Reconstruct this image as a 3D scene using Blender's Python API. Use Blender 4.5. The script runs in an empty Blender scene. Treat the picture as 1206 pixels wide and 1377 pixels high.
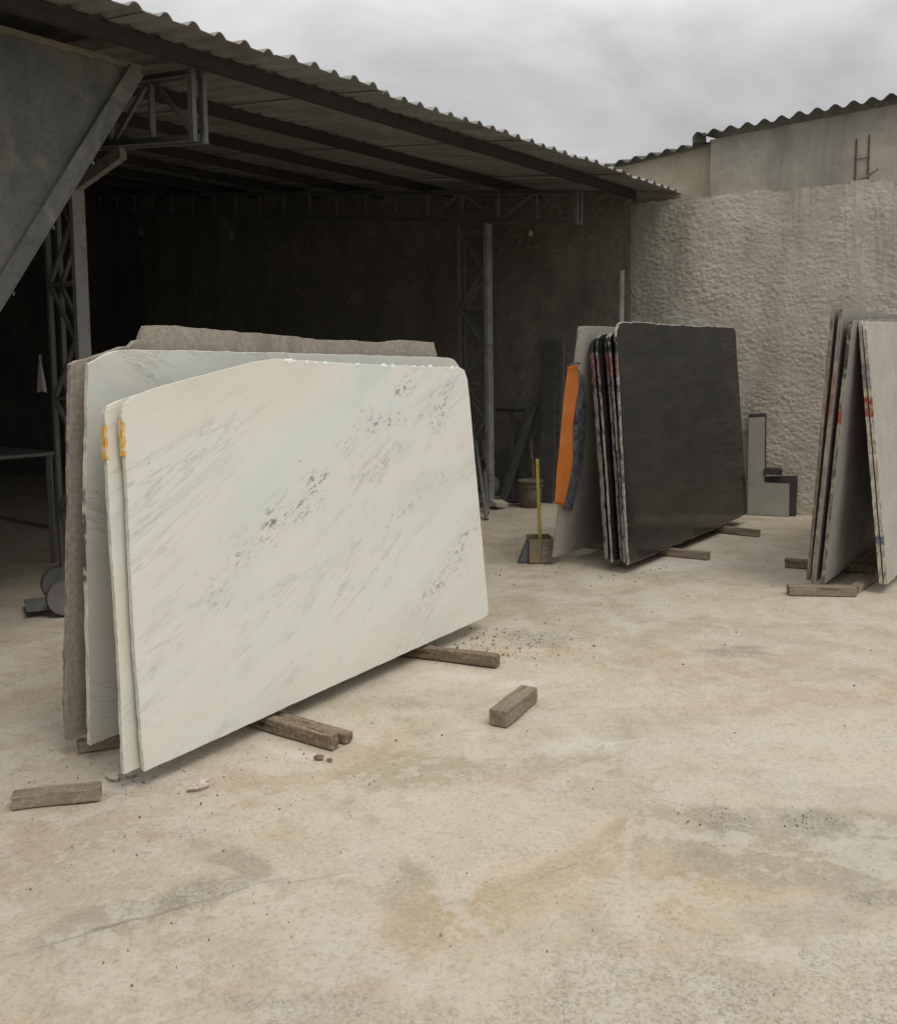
import bpy, math, random
from mathutils import Vector, Matrix, noise as mnoise

random.seed(7)
R = math.radians
sc = bpy.context.scene
COL = sc.collection

# ------------------------------------------------------------------ camera
PITCH, ROLL, EYE = R(4.35), R(.77), 1.6
f = Vector((0, math.cos(PITCH), -math.sin(PITCH)))
r0 = Vector((1, 0, 0)); u0 = r0.cross(f)
rr = r0*math.cos(ROLL) - u0*math.sin(ROLL)
uu = u0*math.cos(ROLL) + r0*math.sin(ROLL)
cam = bpy.data.cameras.new('camera'); co = bpy.data.objects.new('camera', cam); COL.objects.link(co)
co.matrix_world = Matrix(((rr.x, uu.x, -f.x, 0), (rr.y, uu.y, -f.y, 0), (rr.z, uu.z, -f.z, EYE), (0, 0, 0, 1)))
cam.sensor_fit = 'VERTICAL'; cam.sensor_height = 24; cam.lens = 1210/1377*24
cam.shift_y = -(688.5-592)/1377
cam.clip_start = .05; cam.clip_end = 500
sc.camera = co

# ------------------------------------------------------------------ sky, sun, exposure
SUN_EL, SUN_AZ = R(60), R(140)          # azimuth clockwise from +Y
w = bpy.data.worlds.new('World'); sc.world = w; w.use_nodes = True
nt = w.node_tree; nt.nodes.clear()
def wn(t, **k):
    n = nt.nodes.new(t)
    for a, b in k.items(): setattr(n, a, b)
    return n
sky = wn('ShaderNodeTexSky', sky_type='NISHITA', sun_disc=False, sun_elevation=SUN_EL, sun_rotation=SUN_AZ)
tc = wn('ShaderNodeTexCoord'); sep = wn('ShaderNodeSeparateXYZ')
nt.links.new(tc.outputs['Generated'], sep.inputs[0])
mp = wn('ShaderNodeMapping'); mp.inputs['Scale'].default_value = (1, 1, 2.2); mp.inputs['Location'].default_value = (.55, .1, .3)
nt.links.new(tc.outputs['Generated'], mp.inputs[0])
n1 = wn('ShaderNodeTexNoise'); n1.inputs['Scale'].default_value = 2.6; n1.inputs['Detail'].default_value = 5; n1.inputs['Roughness'].default_value = .5
n1.inputs['Distortion'].default_value = .35
nt.links.new(mp.outputs[0], n1.inputs['Vector'])
rp = wn('ShaderNodeValToRGB')
rp.color_ramp.elements[0].position = .34; rp.color_ramp.elements[0].color = (.70, .705, .715, 1)
rp.color_ramp.elements[1].position = .62; rp.color_ramp.elements[1].color = (1.38, 1.375, 1.345, 1)
nt.links.new(n1.outputs['Fac'], rp.inputs[0])
# overcast sky: brightness grows from horizon to zenith as (1 + 2 sin h) / 3
ma = wn('ShaderNodeMath', operation='MULTIPLY_ADD', use_clamp=False); ma.inputs[1].default_value = .667; ma.inputs[2].default_value = .333
mx = wn('ShaderNodeMath', operation='MAXIMUM'); mx.inputs[1].default_value = 0
nt.links.new(sep.outputs['Z'], mx.inputs[0]); nt.links.new(mx.outputs[0], ma.inputs[0])
mul = wn('ShaderNodeVectorMath', operation='SCALE'); nt.links.new(rp.outputs[0], mul.inputs[0]); nt.links.new(ma.outputs[0], mul.inputs['Scale'])
s2 = wn('ShaderNodeVectorMath', operation='SCALE'); s2.inputs['Scale'].default_value = 10.9; nt.links.new(mul.outputs[0], s2.inputs[0])
mixs = wn('ShaderNodeMix', data_type='RGBA'); mixs.inputs[0].default_value = .93
nt.links.new(sky.outputs[0], mixs.inputs[6]); nt.links.new(s2.outputs[0], mixs.inputs[7])
bg = wn('ShaderNodeBackground'); bg.inputs['Strength'].default_value = .1
nt.links.new(mixs.outputs[2], bg.inputs[0])
wo = wn('ShaderNodeOutputWorld'); nt.links.new(bg.outputs[0], wo.inputs[0])

sl = bpy.data.lights.new('sun', 'SUN'); sl.energy = 1.3; sl.angle = R(28); sl.color = (1, .95, .86)
so = bpy.data.objects.new('sun', sl); COL.objects.link(so)
sd = Vector((math.sin(SUN_AZ)*math.cos(SUN_EL), math.cos(SUN_AZ)*math.cos(SUN_EL), math.sin(SUN_EL)))
so.rotation_euler = (-sd).to_track_quat('-Z', 'Y').to_euler(); so.location = (0, 0, 12)
sc.view_settings.view_transform = 'Standard'; sc.view_settings.look = 'None'
sc.view_settings.gamma = 1; sc.view_settings.exposure = 0.0
sc.cycles.max_bounces = 6; sc.cycles.diffuse_bounces = 3; sc.cycles.glossy_bounces = 2

# ------------------------------------------------------------------ material helper
class M:
    def __init__(s, name, rough=.8, spec=.3, metal=0):
        s.m = bpy.data.materials.new(name); s.m.use_nodes = True
        s.t = s.m.node_tree; s.b = s.t.nodes['Principled BSDF']
        s.b.inputs['Roughness'].default_value = rough; s.b.inputs['Specular IOR Level'].default_value = spec
        s.b.inputs['Metallic'].default_value = metal
        s.tc = s.t.nodes.new('ShaderNodeTexCoord').outputs['Object']; s.cache = {}
    def L(s, a, b): s.t.links.new(a, b)
    def val(s, inp, v):
        if hasattr(v, 'is_output'): s.L(v, inp)
        elif isinstance(v, (int, float)): inp.default_value = v
        else: inp.default_value = (*v, 1) if len(v) == 3 and len(inp.default_value) == 4 else v
    def map(s, scale=(1, 1, 1), rot=(0, 0, 0), loc=(0, 0, 0), src=None):
        n = s.t.nodes.new('ShaderNodeMapping'); n.inputs['Scale'].default_value = scale
        n.inputs['Rotation'].default_value = rot; n.inputs['Location'].default_value = loc
        s.L(src or s.tc, n.inputs[0]); return n.outputs[0]
    def noise(s, scale, detail=4, rough=.55, vec=None, dist=0):
        key = (scale, detail, rough, dist)
        if vec is None and key in s.cache: return s.cache[key]
        n = s.t.nodes.new('ShaderNodeTexNoise')
        if vec is None: s.cache[key] = n.outputs['Fac']
        n.inputs['Scale'].default_value = scale
        n.inputs['Detail'].default_value = detail; n.inputs['Roughness'].default_value = rough; n.inputs['Distortion'].default_value = dist
        s.L(vec or s.tc, n.inputs['Vector']); return n.outputs['Fac']
    def vor(s, scale, vec=None, feat='F1', out='Distance', rnd=1):
        n = s.t.nodes.new('ShaderNodeTexVoronoi'); n.feature = feat; n.inputs['Scale'].default_value = scale; n.inputs['Randomness'].default_value = rnd
        s.L(vec or s.tc, n.inputs['Vector']); return n.outputs[out]
    def ramp(s, fac, stops, ease=False):
        n = s.t.nodes.new('ShaderNodeValToRGB'); r = n.color_ramp
        if ease: r.interpolation = 'EASE'
        while len(r.elements) < len(stops): r.elements.new(.5)
        for e, (p, c) in zip(r.elements, stops):
            e.position = p; e.color = (c, c, c, 1) if isinstance(c, (int, float)) else (*c, 1)
        s.L(fac, n.inputs[0]); return n.outputs[0]
    def mix(s, fac, a, b, mode='MIX'):
        n = s.t.nodes.new('ShaderNodeMix'); n.data_type = 'RGBA'; n.blend_type = mode
        s.val(n.inputs[0], fac); s.val(n.inputs[6], a); s.val(n.inputs[7], b); return n.outputs[2]
    def math(s, op, a, b=0, c=0, clamp=False):
        n = s.t.nodes.new('ShaderNodeMath'); n.operation = op; n.use_clamp = clamp
        s.val(n.inputs[0], a); s.val(n.inputs[1], b); s.val(n.inputs[2], c); return n.outputs[0]
    def sep(s, src=None):
        n = s.t.nodes.new('ShaderNodeSeparateXYZ'); s.L(src or s.tc, n.inputs[0]); return n.outputs
    def rand(s):
        return s.t.nodes.new('ShaderNodeObjectInfo').outputs['Random']
    def base(s, c): s.val(s.b.inputs['Base Color'], c); return s
    def rough(s, c): s.val(s.b.inputs['Roughness'], c); return s
    def bump(s, h, strength=.3, dist=.01):
        n = s.t.nodes.new('ShaderNodeBump'); n.inputs['Strength'].default_value = strength; n.inputs['Distance'].default_value = dist
        s.L(h, n.inputs['Height']); s.L(n.outputs[0], s.b.inputs['Normal']); return s
    def band(s, x, lo, hi, soft=.02):
        a = s.math('SMOOTHSTEP', 0, 0) if False else None
        n = s.t.nodes.new('ShaderNodeMapRange'); n.interpolation_type = 'SMOOTHSTEP'
        s.L(x, n.inputs[0]); n.inputs[1].default_value = lo-soft; n.inputs[2].default_value = lo+soft
        m = s.t.nodes.new('ShaderNodeMapRange'); m.interpolation_type = 'SMOOTHSTEP'
        s.L(x, m.inputs[0]); m.inputs[1].default_value = hi-soft; m.inputs[2].default_value = hi+soft; m.inputs[3].default_value = 1; m.inputs[4].default_value = 0
        return s.math('MULTIPLY', n.outputs[0], m.outputs[0])
    def line(s, p0, p1, wob=.03, wscale=3, width=.006, soft=.004, ends=.1):
        """mask along a wobbly line between two ground points (object XY)"""
        nz = s.noise(wscale, 3, .6)
        d = Vector(p1) - Vector(p0); L = d.length; d /= L
        x = s.sep()
        px = s.math('SUBTRACT', x[0], p0[0]); py = s.math('SUBTRACT', x[1], p0[1])
        along = s.math('ADD', s.math('MULTIPLY', px, d.x), s.math('MULTIPLY', py, d.y))
        acr = s.math('ADD', s.math('MULTIPLY', px, -d.y), s.math('MULTIPLY', py, d.x))
        acr = s.math('ABSOLUTE', s.math('ADD', acr, s.math('MULTIPLY', s.math('SUBTRACT', nz, .5), wob*4)))
        n = s.t.nodes.new('ShaderNodeMapRange'); n.interpolation_type = 'SMOOTHSTEP'; s.L(acr, n.inputs[0])
        n.inputs[1].default_value = width; n.inputs[2].default_value = width+soft; n.inputs[3].default_value = 1; n.inputs[4].default_value = 0
        return s.math('MULTIPLY', n.outputs[0], s.band(along, 0, L, ends))
    def blob(s, c, rx, ry, ang=0, wob=.5, wscale=4, soft=.35):
        """irregular patch mask round a ground point"""
        mpv = s.map((1/rx, 1/ry, 0), (0, 0, 0), (0, 0, 0), s.map((1, 1, 1), (0, 0, -ang), (0, 0, 0), s.vadd((-c[0], -c[1], 0))))
        n = s.t.nodes.new('ShaderNodeVectorMath'); n.operation = 'LENGTH'; s.L(mpv, n.inputs[0])
        d = s.math('ADD', n.outputs['Value'], s.math('MULTIPLY', s.math('SUBTRACT', s.noise(wscale, 4, .6), .5), wob*4))
        k = s.t.nodes.new('ShaderNodeMapRange'); k.interpolation_type = 'SMOOTHSTEP'; s.L(d, k.inputs[0])
        k.inputs[1].default_value = 1-soft; k.inputs[2].default_value = 1+soft; k.inputs[3].default_value = 1; k.inputs[4].default_value = 0
        return k.outputs[0]
    def poly(s, pts, wob=.03, soft=.012):
        """mask inside a convex patch with a ragged border (object XY, counter-clockwise)"""
        x = s.sep(); nzv = s.math('MULTIPLY', s.math('SUBTRACT', s.noise(7, 6, .7), .5), wob*4); tot = None
        for i in range(len(pts)):
            a, b = Vector(pts[i]), Vector(pts[(i+1) % len(pts)]); d = (b-a).normalized()
            q = s.math('ADD', s.math('ADD', s.math('MULTIPLY', x[0], -d.y), s.math('MULTIPLY', x[1], d.x)), a.x*d.y - a.y*d.x)
            tot = q if tot is None else s.math('MINIMUM', tot, q)
        k = s.t.nodes.new('ShaderNodeMapRange'); k.interpolation_type = 'SMOOTHSTEP'; s.L(s.math('ADD', tot, nzv), k.inputs[0])
        k.inputs[1].default_value = -soft; k.inputs[2].default_value = soft
        return k.outputs[0]
    def vadd(s, v):
        n = s.t.nodes.new('ShaderNodeVectorMath'); n.operation = 'ADD'; s.L(s.tc, n.inputs[0]); n.inputs[1].default_value = v; return n.outputs[0]

# ------------------------------------------------------------------ materials
def m_ground():
    m = M('dusty_concrete', .92, .12)
    big = m.noise(.55, 4, .6, dist=.6); mid = m.noise(2.1, 6, .66, dist=.5); fine = m.noise(9, 6, .7); vf = m.noise(60, 4, .7)
    x = m.sep()
    c = m.ramp(big, [(.30, (.43, .375, .30)), (.45, (.505, .435, .34)), (.58, (.55, .465, .35)), (.72, (.58, .51, .41))])
    c = m.mix(m.ramp(mid, [(.42, 0), (.64, .8)]), c, (.60, .545, .455))
    c = m.mix(m.ramp(mid, [(.30, .65), (.46, 0)]), c, (.39, .335, .26))
    och = m.ramp(m.noise(1.35, 5, .62, m.map(loc=(5, 2, 0)), .5), [(.50, 0), (.66, .42)])
    c = m.mix(och, c, (.52, .42, .29))
    pk = m.ramp(m.noise(1.3, 5, .62, m.map(loc=(-3, 7, 0)), .5), [(.52, 0), (.66, .45)])
    c = m.mix(pk, c, (.47, .37, .30))
    for (p, rx, ry, a, col, k) in (((-.72, 2.86), .33, .05, -.72, (.33, .29, .225), .55), ((-.12, 3.52), .3, .17, .1, (.40, .335, .235), .65),
                                   ((.9, 2.78), .40, .20, .3, (.52, .39, .235), .5), ((.2, 2.72), .5, .14, .6, (.52, .40, .25), .45), ((1.25, 2.9), .55, .22, 0, (.37, .335, .28), .6),
                                   ((.95, 3.65), .7, .20, -.1, (.40, .335, .26), .5), ((1.6, 3.75), .9, .35, .2, (.65, .58, .48), .6), ((.5, 4.5), .9, .3, -.3, (.62, .545, .44), .5), ((2.0, 4.6), 1.0, .5, .2, (.55, .44, .33), .35),
                                   ((-1.0, 2.55), .35, .08, .45, (.31, .275, .225), .45), ((-1.45, 2.9), .5, .25, .3, (.47, .385, .275), .45)):
        c = m.mix(m.math('MULTIPLY', m.blob(p, rx, ry, a, .55, 4.2, .28), k), c, col)
    # two patches of a later, paler screed with ragged borders
    c = m.mix(m.math('MULTIPLY', m.poly([(-.02, 2.62), (.36, 2.88), (.60, 3.12), (.15, 3.42), (-.33, 3.25)], .03, .02), .62), c, (.63, .555, .455))
    c = m.mix(m.math('MULTIPLY', m.poly([(.75, 3.22), (2.4, 3.05), (3.2, 4.3), (1.3, 4.05)], .06, .03), .45), c, (.61, .55, .465))
    # drag streaks and tyre scuffs, stone powder by the bearers
    for (p0, p1, wd, col, k) in (((.9, 5.9), (3.4, 4.3), .05, (.40, .35, .28), .35), ((.7, 5.5), (3.2, 3.9), .045, (.40, .35, .28), .3), ((-.2, 4.0), (1.4, 3.55), .03, (.64, .58, .49), .4), ((-1.3, 2.75), (-.2, 3.3), .04, (.62, .555, .45), .35), ((.9, 2.35), (1.9, 3.3), .05, (.38, .345, .295), .4), ((1.3, 4.4), (3.4, 5.4), .06, (.64, .57, .47), .4)):
        c = m.mix(m.math('MULTIPLY', m.math('MULTIPLY', m.line(p0, p1, .05, 3, wd, wd, .4), m.ramp(fine, [(.35, .3), (.6, 1)])), k), c, col)
    for (p, rx, ry, a) in (((-.66, 3.70), .13, .05, -.5), ((.03, 4.66), .20, .07, -.3), ((.34, 4.52), .12, .06, .2), ((-1.25, 3.45), .2, .06, .4), ((.55, 3.75), .22, .10, .3), ((1.9, 7.3), .4, .15, .3)):
        c = m.mix(m.math('MULTIPLY', m.blob(p, rx, ry, a, .6, 9, .5), .6), c, (.70, .665, .60))
    # thin skins of paler and greyer screed with crisp flaked borders
    fk = m.noise(3.4, 9, .72, m.map(loc=(2, 9, 0)), .3)
    c = m.mix(m.ramp(fk, [(.515, 0), (.535, .5), (.62, .65)]), c, (.61, .565, .485))
    c = m.mix(m.ramp(fk, [(.34, .35), (.40, .2), (.425, 0)]), c, (.38, .34, .28))
    # mottling: trodden dust, grain
    c = m.mix(m.ramp(fine, [(.34, .26), (.48, 0)]), c, (.35, .305, .25))
    c = m.mix(m.ramp(fine, [(.54, 0), (.70, .35)]), c, (.60, .55, .465))
    c = m.mix(m.ramp(vf, [(.34, .42), (.47, 0)]), c, (.28, .245, .20))
    c = m.mix(m.ramp(vf, [(.53, 0), (.66, .28)]), c, (.66, .60, .51))
    # worn aggregate showing near the camera (a real zone of the floor)
    zone = m.ramp(m.math('ADD', m.math('ADD', m.math('MULTIPLY', x[1], .35), m.math('MULTIPLY', x[0], -.07)), m.math('MULTIPLY', mid, .45)), [(.88, 1), (1.12, .55), (1.5, 0)])
    agg = m.noise(85, 3, .75, m.map((1, 1, 1), loc=(.3, .1, 0)))
    c = m.mix(m.math('MULTIPLY', zone, .35), c, (.50, .465, .405))
    c = m.mix(m.math('MULTIPLY', m.ramp(m.noise(48, 4, .7, m.map(loc=(4, 7, 0))), [(.52, 0), (.62, 1)]), m.math('MULTIPLY', zone, .4)), c, (.66, .625, .56))
    spk = m.math('MULTIPLY', m.ramp(agg, [(.38, 1), (.50, 0)]), m.math('ADD', m.math('MULTIPLY', zone, .55), .05))
    c = m.mix(spk, c, (.19, .17, .145))
    # scattered dark grit and grey spalled spots
    gr = m.math('MULTIPLY', m.ramp(m.vor(12), [(.02, 1), (.045, 0)]), m.ramp(mid, [(.44, .2), (.56, 1)]))
    c = m.mix(m.math('MULTIPLY', gr, .35), c, (.22, .195, .165))
    sp = None
    for (p, rx, ry, a) in (((.94, 3.10), .12, .09, .3), ((1.28, 3.06), .10, .09, -.4), ((1.28, 2.60), .09, .05, 0), ((-.78, 2.68), .16, .06, .5), ((.50, 5.30), .26, .16, -.4), ((1.6, 5.0), .18, .10, .2)):
        b = m.blob(p, rx, ry, a, .45, 9, .35)
        sp = b if sp is None else m.math('MAXIMUM', sp, b)
    spn = m.math('MULTIPLY', sp, m.ramp(agg, [(.40, .9), (.60, .2)]))
    c = m.mix(m.math('MULTIPLY', spn, .62), c, (.22, .20, .175))
    # the joint between two pours and a few hairline cracks
    cr = None
    for (p0, p1, wd, wb) in (((-1.3, 2.36), (-.62, 2.72), .004, .012), ((-.62, 2.72), (-.25, 2.80), .001, .014), ((.78, 3.24), (.98, 3.10), .001, .012), ((.15, 2.66), (.55, 2.92), .001, .02)):
        l = m.line(p0, p1, wb, 6, wd, .004, .2)
        cr = l if cr is None else m.math('MAXIMUM', cr, l)
    crk = m.math('MULTIPLY', cr, m.ramp(fine, [(.38, .05), (.58, .9)]))
    c = m.mix(m.math('MULTIPLY', crk, .55), c, (.17, .145, .12))
    c = m.mix(1.0, c, (.915, .912, .90), 'MULTIPLY')
    m.base(c)
    h = m.math('ADD', m.math('MULTIPLY', m.noise(9, 3, .65, m.map()), .6), m.math('MULTIPLY', m.noise(55, 3, .7, m.map()), .5))
    m.bump(h, .7, .014)
    return m.m

def m_marble(name, tint=(1, 1, 1), specks=1.0, seed=0, rough=.3, ang=27, bands=(), vein=1):
    m = M(name, rough, .4)
    v = m.map((1, 1, 1), (0, R(ang), 0), (seed*3.1, 0, seed*1.7))      # local X now runs along the veins
    wob = m.noise(1.15, 5, .6, m.map((.55, 1, 1.7), src=v), 1.0)
    c = m.ramp(wob, [(.30, (.64, .68, .63)), (.42, (.71, .74, .695)), (.50, (.76, .735, .685)), (.58, (.715, .745, .705)), (.72, (.77, .75, .70))])
    pk = m.ramp(m.noise(1.4, 5, .6, m.map((.5, 1, 1.5), loc=(4, 2, 1), src=v), .8), [(.49, 0), (.62, .42)])
    c = m.mix(pk, c, (.755, .69, .63))
    gb = m.ramp(m.noise(1.7, 6, .66, m.map((.42, 1, 1.9), loc=(2, 5, 7), src=v), .9), [(.52, 0), (.68, .42)])
    c = m.mix(gb, c, (.60, .615, .575))
    # connected drifting veins, most of them faint
    wv = m.noise(2.4, 4, .6, m.map((.5, 1, 1.2), src=v))
    for k, (sc_, w_, amt) in enumerate(((1.5, .005, .5), (2.7, .006, .34))):
        n = m.noise(sc_, 7, .66, m.map((.26, 1, 2.0), loc=(k*3, k*5, k), src=v), .5)
        r = m.ramp(m.math('ABSOLUTE', m.math('SUBTRACT', n, .5)), [(0, 1), (w_, .45), (w_*3, 0)])
        g = m.ramp(wv, [(.44, 0), (.60, 1)])
        c = m.mix(m.math('MULTIPLY', m.math('MULTIPLY', r, g), amt*vein, clamp=True), c, (.38, .38, .345))
    # fine dark flecks strung along a few bands
    x = m.sep()
    fl = m.ramp(m.noise(34, 6, .74, m.map((.55, 1, 1.5), src=v), .5), [(.52, 0), (.585, 1)])
    clus = m.ramp(m.noise(5.5, 3, .55, m.map((.6, 1, 1.3), src=v)), [(.455, 0), (.58, 1)])
    wz = m.math('MULTIPLY', m.math('SUBTRACT', m.noise(2.2, 4, .6), .5), .45)
    tot = None
    for (x0, z0, x1, z1, wd, amt) in bands:
        d = Vector((x1-x0, z1-z0)); L = d.length; d /= L
        px = m.math('SUBTRACT', x[0], x0); pz = m.math('SUBTRACT', x[2], z0)
        al = m.math('ADD', m.math('MULTIPLY', px, d.x), m.math('MULTIPLY', pz, d.y))
        ac = m.math('ABSOLUTE', m.math('ADD', m.math('ADD', m.math('MULTIPLY', px, -d.y), m.math('MULTIPLY', pz, d.x)), wz))
        k_ = m.math('MULTIPLY', m.math('MULTIPLY', m.ramp(ac, [(0, 1), (wd, .5), (wd*2.2, 0)]), m.band(al, 0, L, .12)), amt)
        tot = k_ if tot is None else m.math('MAXIMUM', tot, k_)
    if tot is not None:
        c = m.mix(m.math('MULTIPLY', tot, .16), c, (.55, .57, .54))
        c = m.mix(m.math('MULTIPLY', m.math('MULTIPLY', fl, clus), m.math('MULTIPLY', tot, specks)), c, (.115, .13, .12))
    dots = m.math('MULTIPLY', m.ramp(m.vor(6.5, m.map((.75, 1, 1.3), src=v)), [(.03, 1), (.055, 0)]), clus)
    c = m.mix(m.math('MULTIPLY', dots, .5*specks), c, (.22, .22, .19))
    c = m.mix(1.0, c, tint, 'MULTIPLY')
    if bands and specks > .9:   # beige iron tint along the upper left border
        c = m.mix(m.math('MULTIPLY', m.ramp(m.math('ADD', x[2], m.math('MULTIPLY', wob, .5)), [(.0, 0), (.55, 0), (1.0, 0)]) if False else m.band(m.math('ADD', x[2], m.math('MULTIPLY', m.math('SUBTRACT', wob, .5), .8)), 1.33, 2.2, .16), m.math('MULTIPLY', m.band(x[0], -.2, 1.25, .25), .35)), c, (.70, .61, .48))
    # cement dust splashed up the foot
    c = m.mix(m.ramp(m.math('ADD', x[2], m.math('MULTIPLY', wob, .25)), [(.12, .3), (.38, 0)]), c, (.64, .59, .50))
    m.base(c)
    m.rough(m.ramp(m.noise(4, 5, .6), [(.3, rough-.06), (.7, rough+.2)]))
    return m.m

def m_plain_stone(name, c0, c1, c2, rough=.6, scale=6, fine=60, stretch=(1, 1, 1), spec=.3, bump=.12):
    m = M(name, rough, spec)
    n = m.noise(scale, 6, .62, m.map(stretch), .4); q = m.noise(fine, 4, .7)
    c = m.ramp(n, [(.32, c0), (.5, c1), (.68, c2)])
    c = m.mix(m.math('MULTIPLY', m.ramp(q, [(.42, 1), (.56, 0)]), .35), c, tuple(k*.55 for k in c0))
    c = m.mix(m.math('MULTIPLY', m.ramp(m.noise(fine*.6, 3, .6), [(.56, 0), (.66, 1)]), .25), c, tuple(min(1, k*1.35) for k in c2))
    m.base(c); m.rough(m.ramp(m.noise(3, 5, .6), [(.3, rough-.07), (.7, rough+.12)])); m.bump(q, bump, .004)
    return m.m

def m_black():
    m = M('black_granite', .1, .3)
    q = m.noise(120, 4, .75); cl = m.noise(2.2, 6, .65, m.map((1, 1, 2.6)), .8)
    c = m.ramp(q, [(.38, (.006, .007, .007)), (.5, (.011, .0125, .0125)), (.64, (.023, .025, .025))])
    c = m.mix(m.ramp(cl, [(.42, 0), (.66, .75)]), c, (.034, .034, .030))
    c = m.mix(m.ramp(m.noise(9, 5, .7, m.map((.5, 1, 3), loc=(3, 0, 1))), [(.56, 0), (.70, .5)]), c, (.045, .044, .04))
    z = m.sep()[2]
    dust = m.ramp(m.math('ADD', z, m.math('MULTIPLY', m.noise(5, 4, .6), .3)), [(.12, 1), (.55, 0)])
    c = m.mix(m.math('MULTIPLY', dust, .07), c, (.22, .21, .19))
    m.base(c); m.rough(m.ramp(m.noise(5, 5, .65), [(.3, .06), (.7, .16)])); m.bump(m.noise(3.5, 3, .5, m.map((1, 1, 1.8))), .06, .01)
    return m.m

def m_edge(name, light, dark, marks=(), seed=0, scale=14, th=.5):
    """sawn, chipped slab edge; marks = (z0, z1, colour, amount) crayon and paint bands on the edge"""
    m = M(name, .85, .2)
    v = m.map((1, 1, 1), loc=(seed, seed*2, seed*3))
    n = m.noise(scale, 5, .72, m.map((2, 2, .8), src=v)); q = m.noise(scale*5, 3, .7, v)
    c = m.mix(m.ramp(n, [(th-.05, 0), (th+.06, 1)]), light, dark)
    c = m.mix(m.math('MULTIPLY', m.ramp(q, [(.4, 1), (.55, 0)]), .4), c, tuple(k*.5 for k in light))
    z = m.sep()[2]; x = m.sep()[0]
    for (a, b, col, amt) in marks:
        mk = m.math('MULTIPLY', m.band(z, a, b, .015), m.band(x, -1, .3, .02))
        mk = m.math('MULTIPLY', mk, m.ramp(m.noise(22, 3, .6, v), [(.36, .1), (.5, 1)]))
        c = m.mix(m.math('MULTIPLY', mk, amt), c, col)
    m.base(c); m.bump(n, .5, .006)
    return m.m

def m_wood(name, c0, c1, seed=0):
    m = M(name, .88, .2)
    v = m.map((1.5, 16, 16), loc=(seed, seed, seed)); rnd = m.rand()
    n = m.noise(2.2, 6, .65, v, .6); q = m.noise(40, 4, .7)
    c = m.ramp(n, [(.3, c0), (.5, tuple((a+b)/2 for a, b in zip(c0, c1))), (.68, c1)])
    c = m.mix(m.math('MULTIPLY', m.ramp(n, [(.36, 1), (.42, 0)]), .6), c, tuple(k*.35 for k in c0))
    c = m.mix(m.math('MULTIPLY', m.ramp(q, [(.5, 0), (.66, 1)]), .4), c, (.5, .45, .37))
    c = m.mix(m.math('MULTIPLY', rnd, .35), c, tuple(k*.6 for k in c1))
    m.base(c); m.bump(n, .5, .006); return m.m

def m_plaster(name, base, dark, light, bumpk=.6, stain=.5, moss_shade=False):
    m = M(name, .95, .1)
    xyz = m.sep()
    n = m.noise(1.1, 6, .6, dist=.6); mid = m.noise(5, 6, .65); q = m.noise(38, 5, .7)
    c = m.ramp(n, [(.3, dark), (.5, base), (.7, light)])
    c = m.mix(m.math('MULTIPLY', m.ramp(mid, [(.40, 1), (.56, 0)]), .35), c, tuple(k*.75 for k in dark))
    st = m.noise(1.0, 5, .6, m.map((2.2, 2.2, .35)), .4)
    c = m.mix(m.math('MULTIPLY', m.ramp(st, [(.52, 0), (.68, 1)]), stain), c, tuple(k*.62 for k in dark))
    c = m.mix(m.math('MULTIPLY', m.ramp(q, [(.38, 1), (.5, 0)]), .3), c, tuple(k*.6 for k in dark))
    if moss_shade:   # mossy damp stain, deepened and widened to paint roof shade towards the corner
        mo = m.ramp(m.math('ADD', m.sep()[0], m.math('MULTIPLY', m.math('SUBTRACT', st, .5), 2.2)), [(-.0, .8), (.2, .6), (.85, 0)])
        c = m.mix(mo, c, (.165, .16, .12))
        # splash band of yard dust at the foot, run-off streaks from the top, fresh mortar smears
        c = m.mix(m.ramp(m.math('ADD', xyz[2], m.math('MULTIPLY', n, .7)), [(.45, .5), (.85, 0)]), c, (.50, .44, .35))
        rn = m.noise(2.6, 4, .6, m.map((2.4, 2.4, .16), loc=(3, 3, 0)), .3)
        c = m.mix(m.math('MULTIPLY', m.ramp(rn, [(.53, 0), (.64, .65)]), m.ramp(m.math('MULTIPLY', m.math('SUBTRACT', xyz[2], m.math('MULTIPLY', n, 1.4)), .3), [(.3, 0), (.8, 1)])), c, (.25, .23, .19))
        c = m.mix(m.ramp(m.noise(1.5, 5, .65, m.map((.7, .7, 1.6), loc=(7, 1, 3)), .6), [(.56, 0), (.63, .45)]), c, (.56, .525, .46))
    m.base(c); m.bump(m.math('ADD', m.math('MULTIPLY', q, .6), mid), bumpk, .012); return m.m

def m_metal(name, c0, c1, rough=.6, metal=.0, scale=4, rust=None, stretch=(1, 1, 1), spec=.4):
    m = M(name, rough, spec, metal)
    n = m.noise(scale, 6, .62, m.map(stretch), .5); q = m.noise(scale*9, 4, .65)
    c = m.ramp(n, [(.32, c0), (.68, c1)])
    c = m.mix(m.math('MULTIPLY', m.ramp(q, [(.38, 1), (.52, 0)]), .3), c, tuple(k*.55 for k in c0))
    if rust: c = m.mix(m.math('MULTIPLY', m.ramp(m.noise(scale*.7, 6, .68, m.map(loc=(4, 4, 4)), .6), [(.50, 0), (.64, 1)]), .7), c, rust)
    m.base(c); m.rough(m.ramp(n, [(.3, rough-.1), (.7, rough+.15)])); m.bump(q, .15, .004); return m.m

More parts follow.
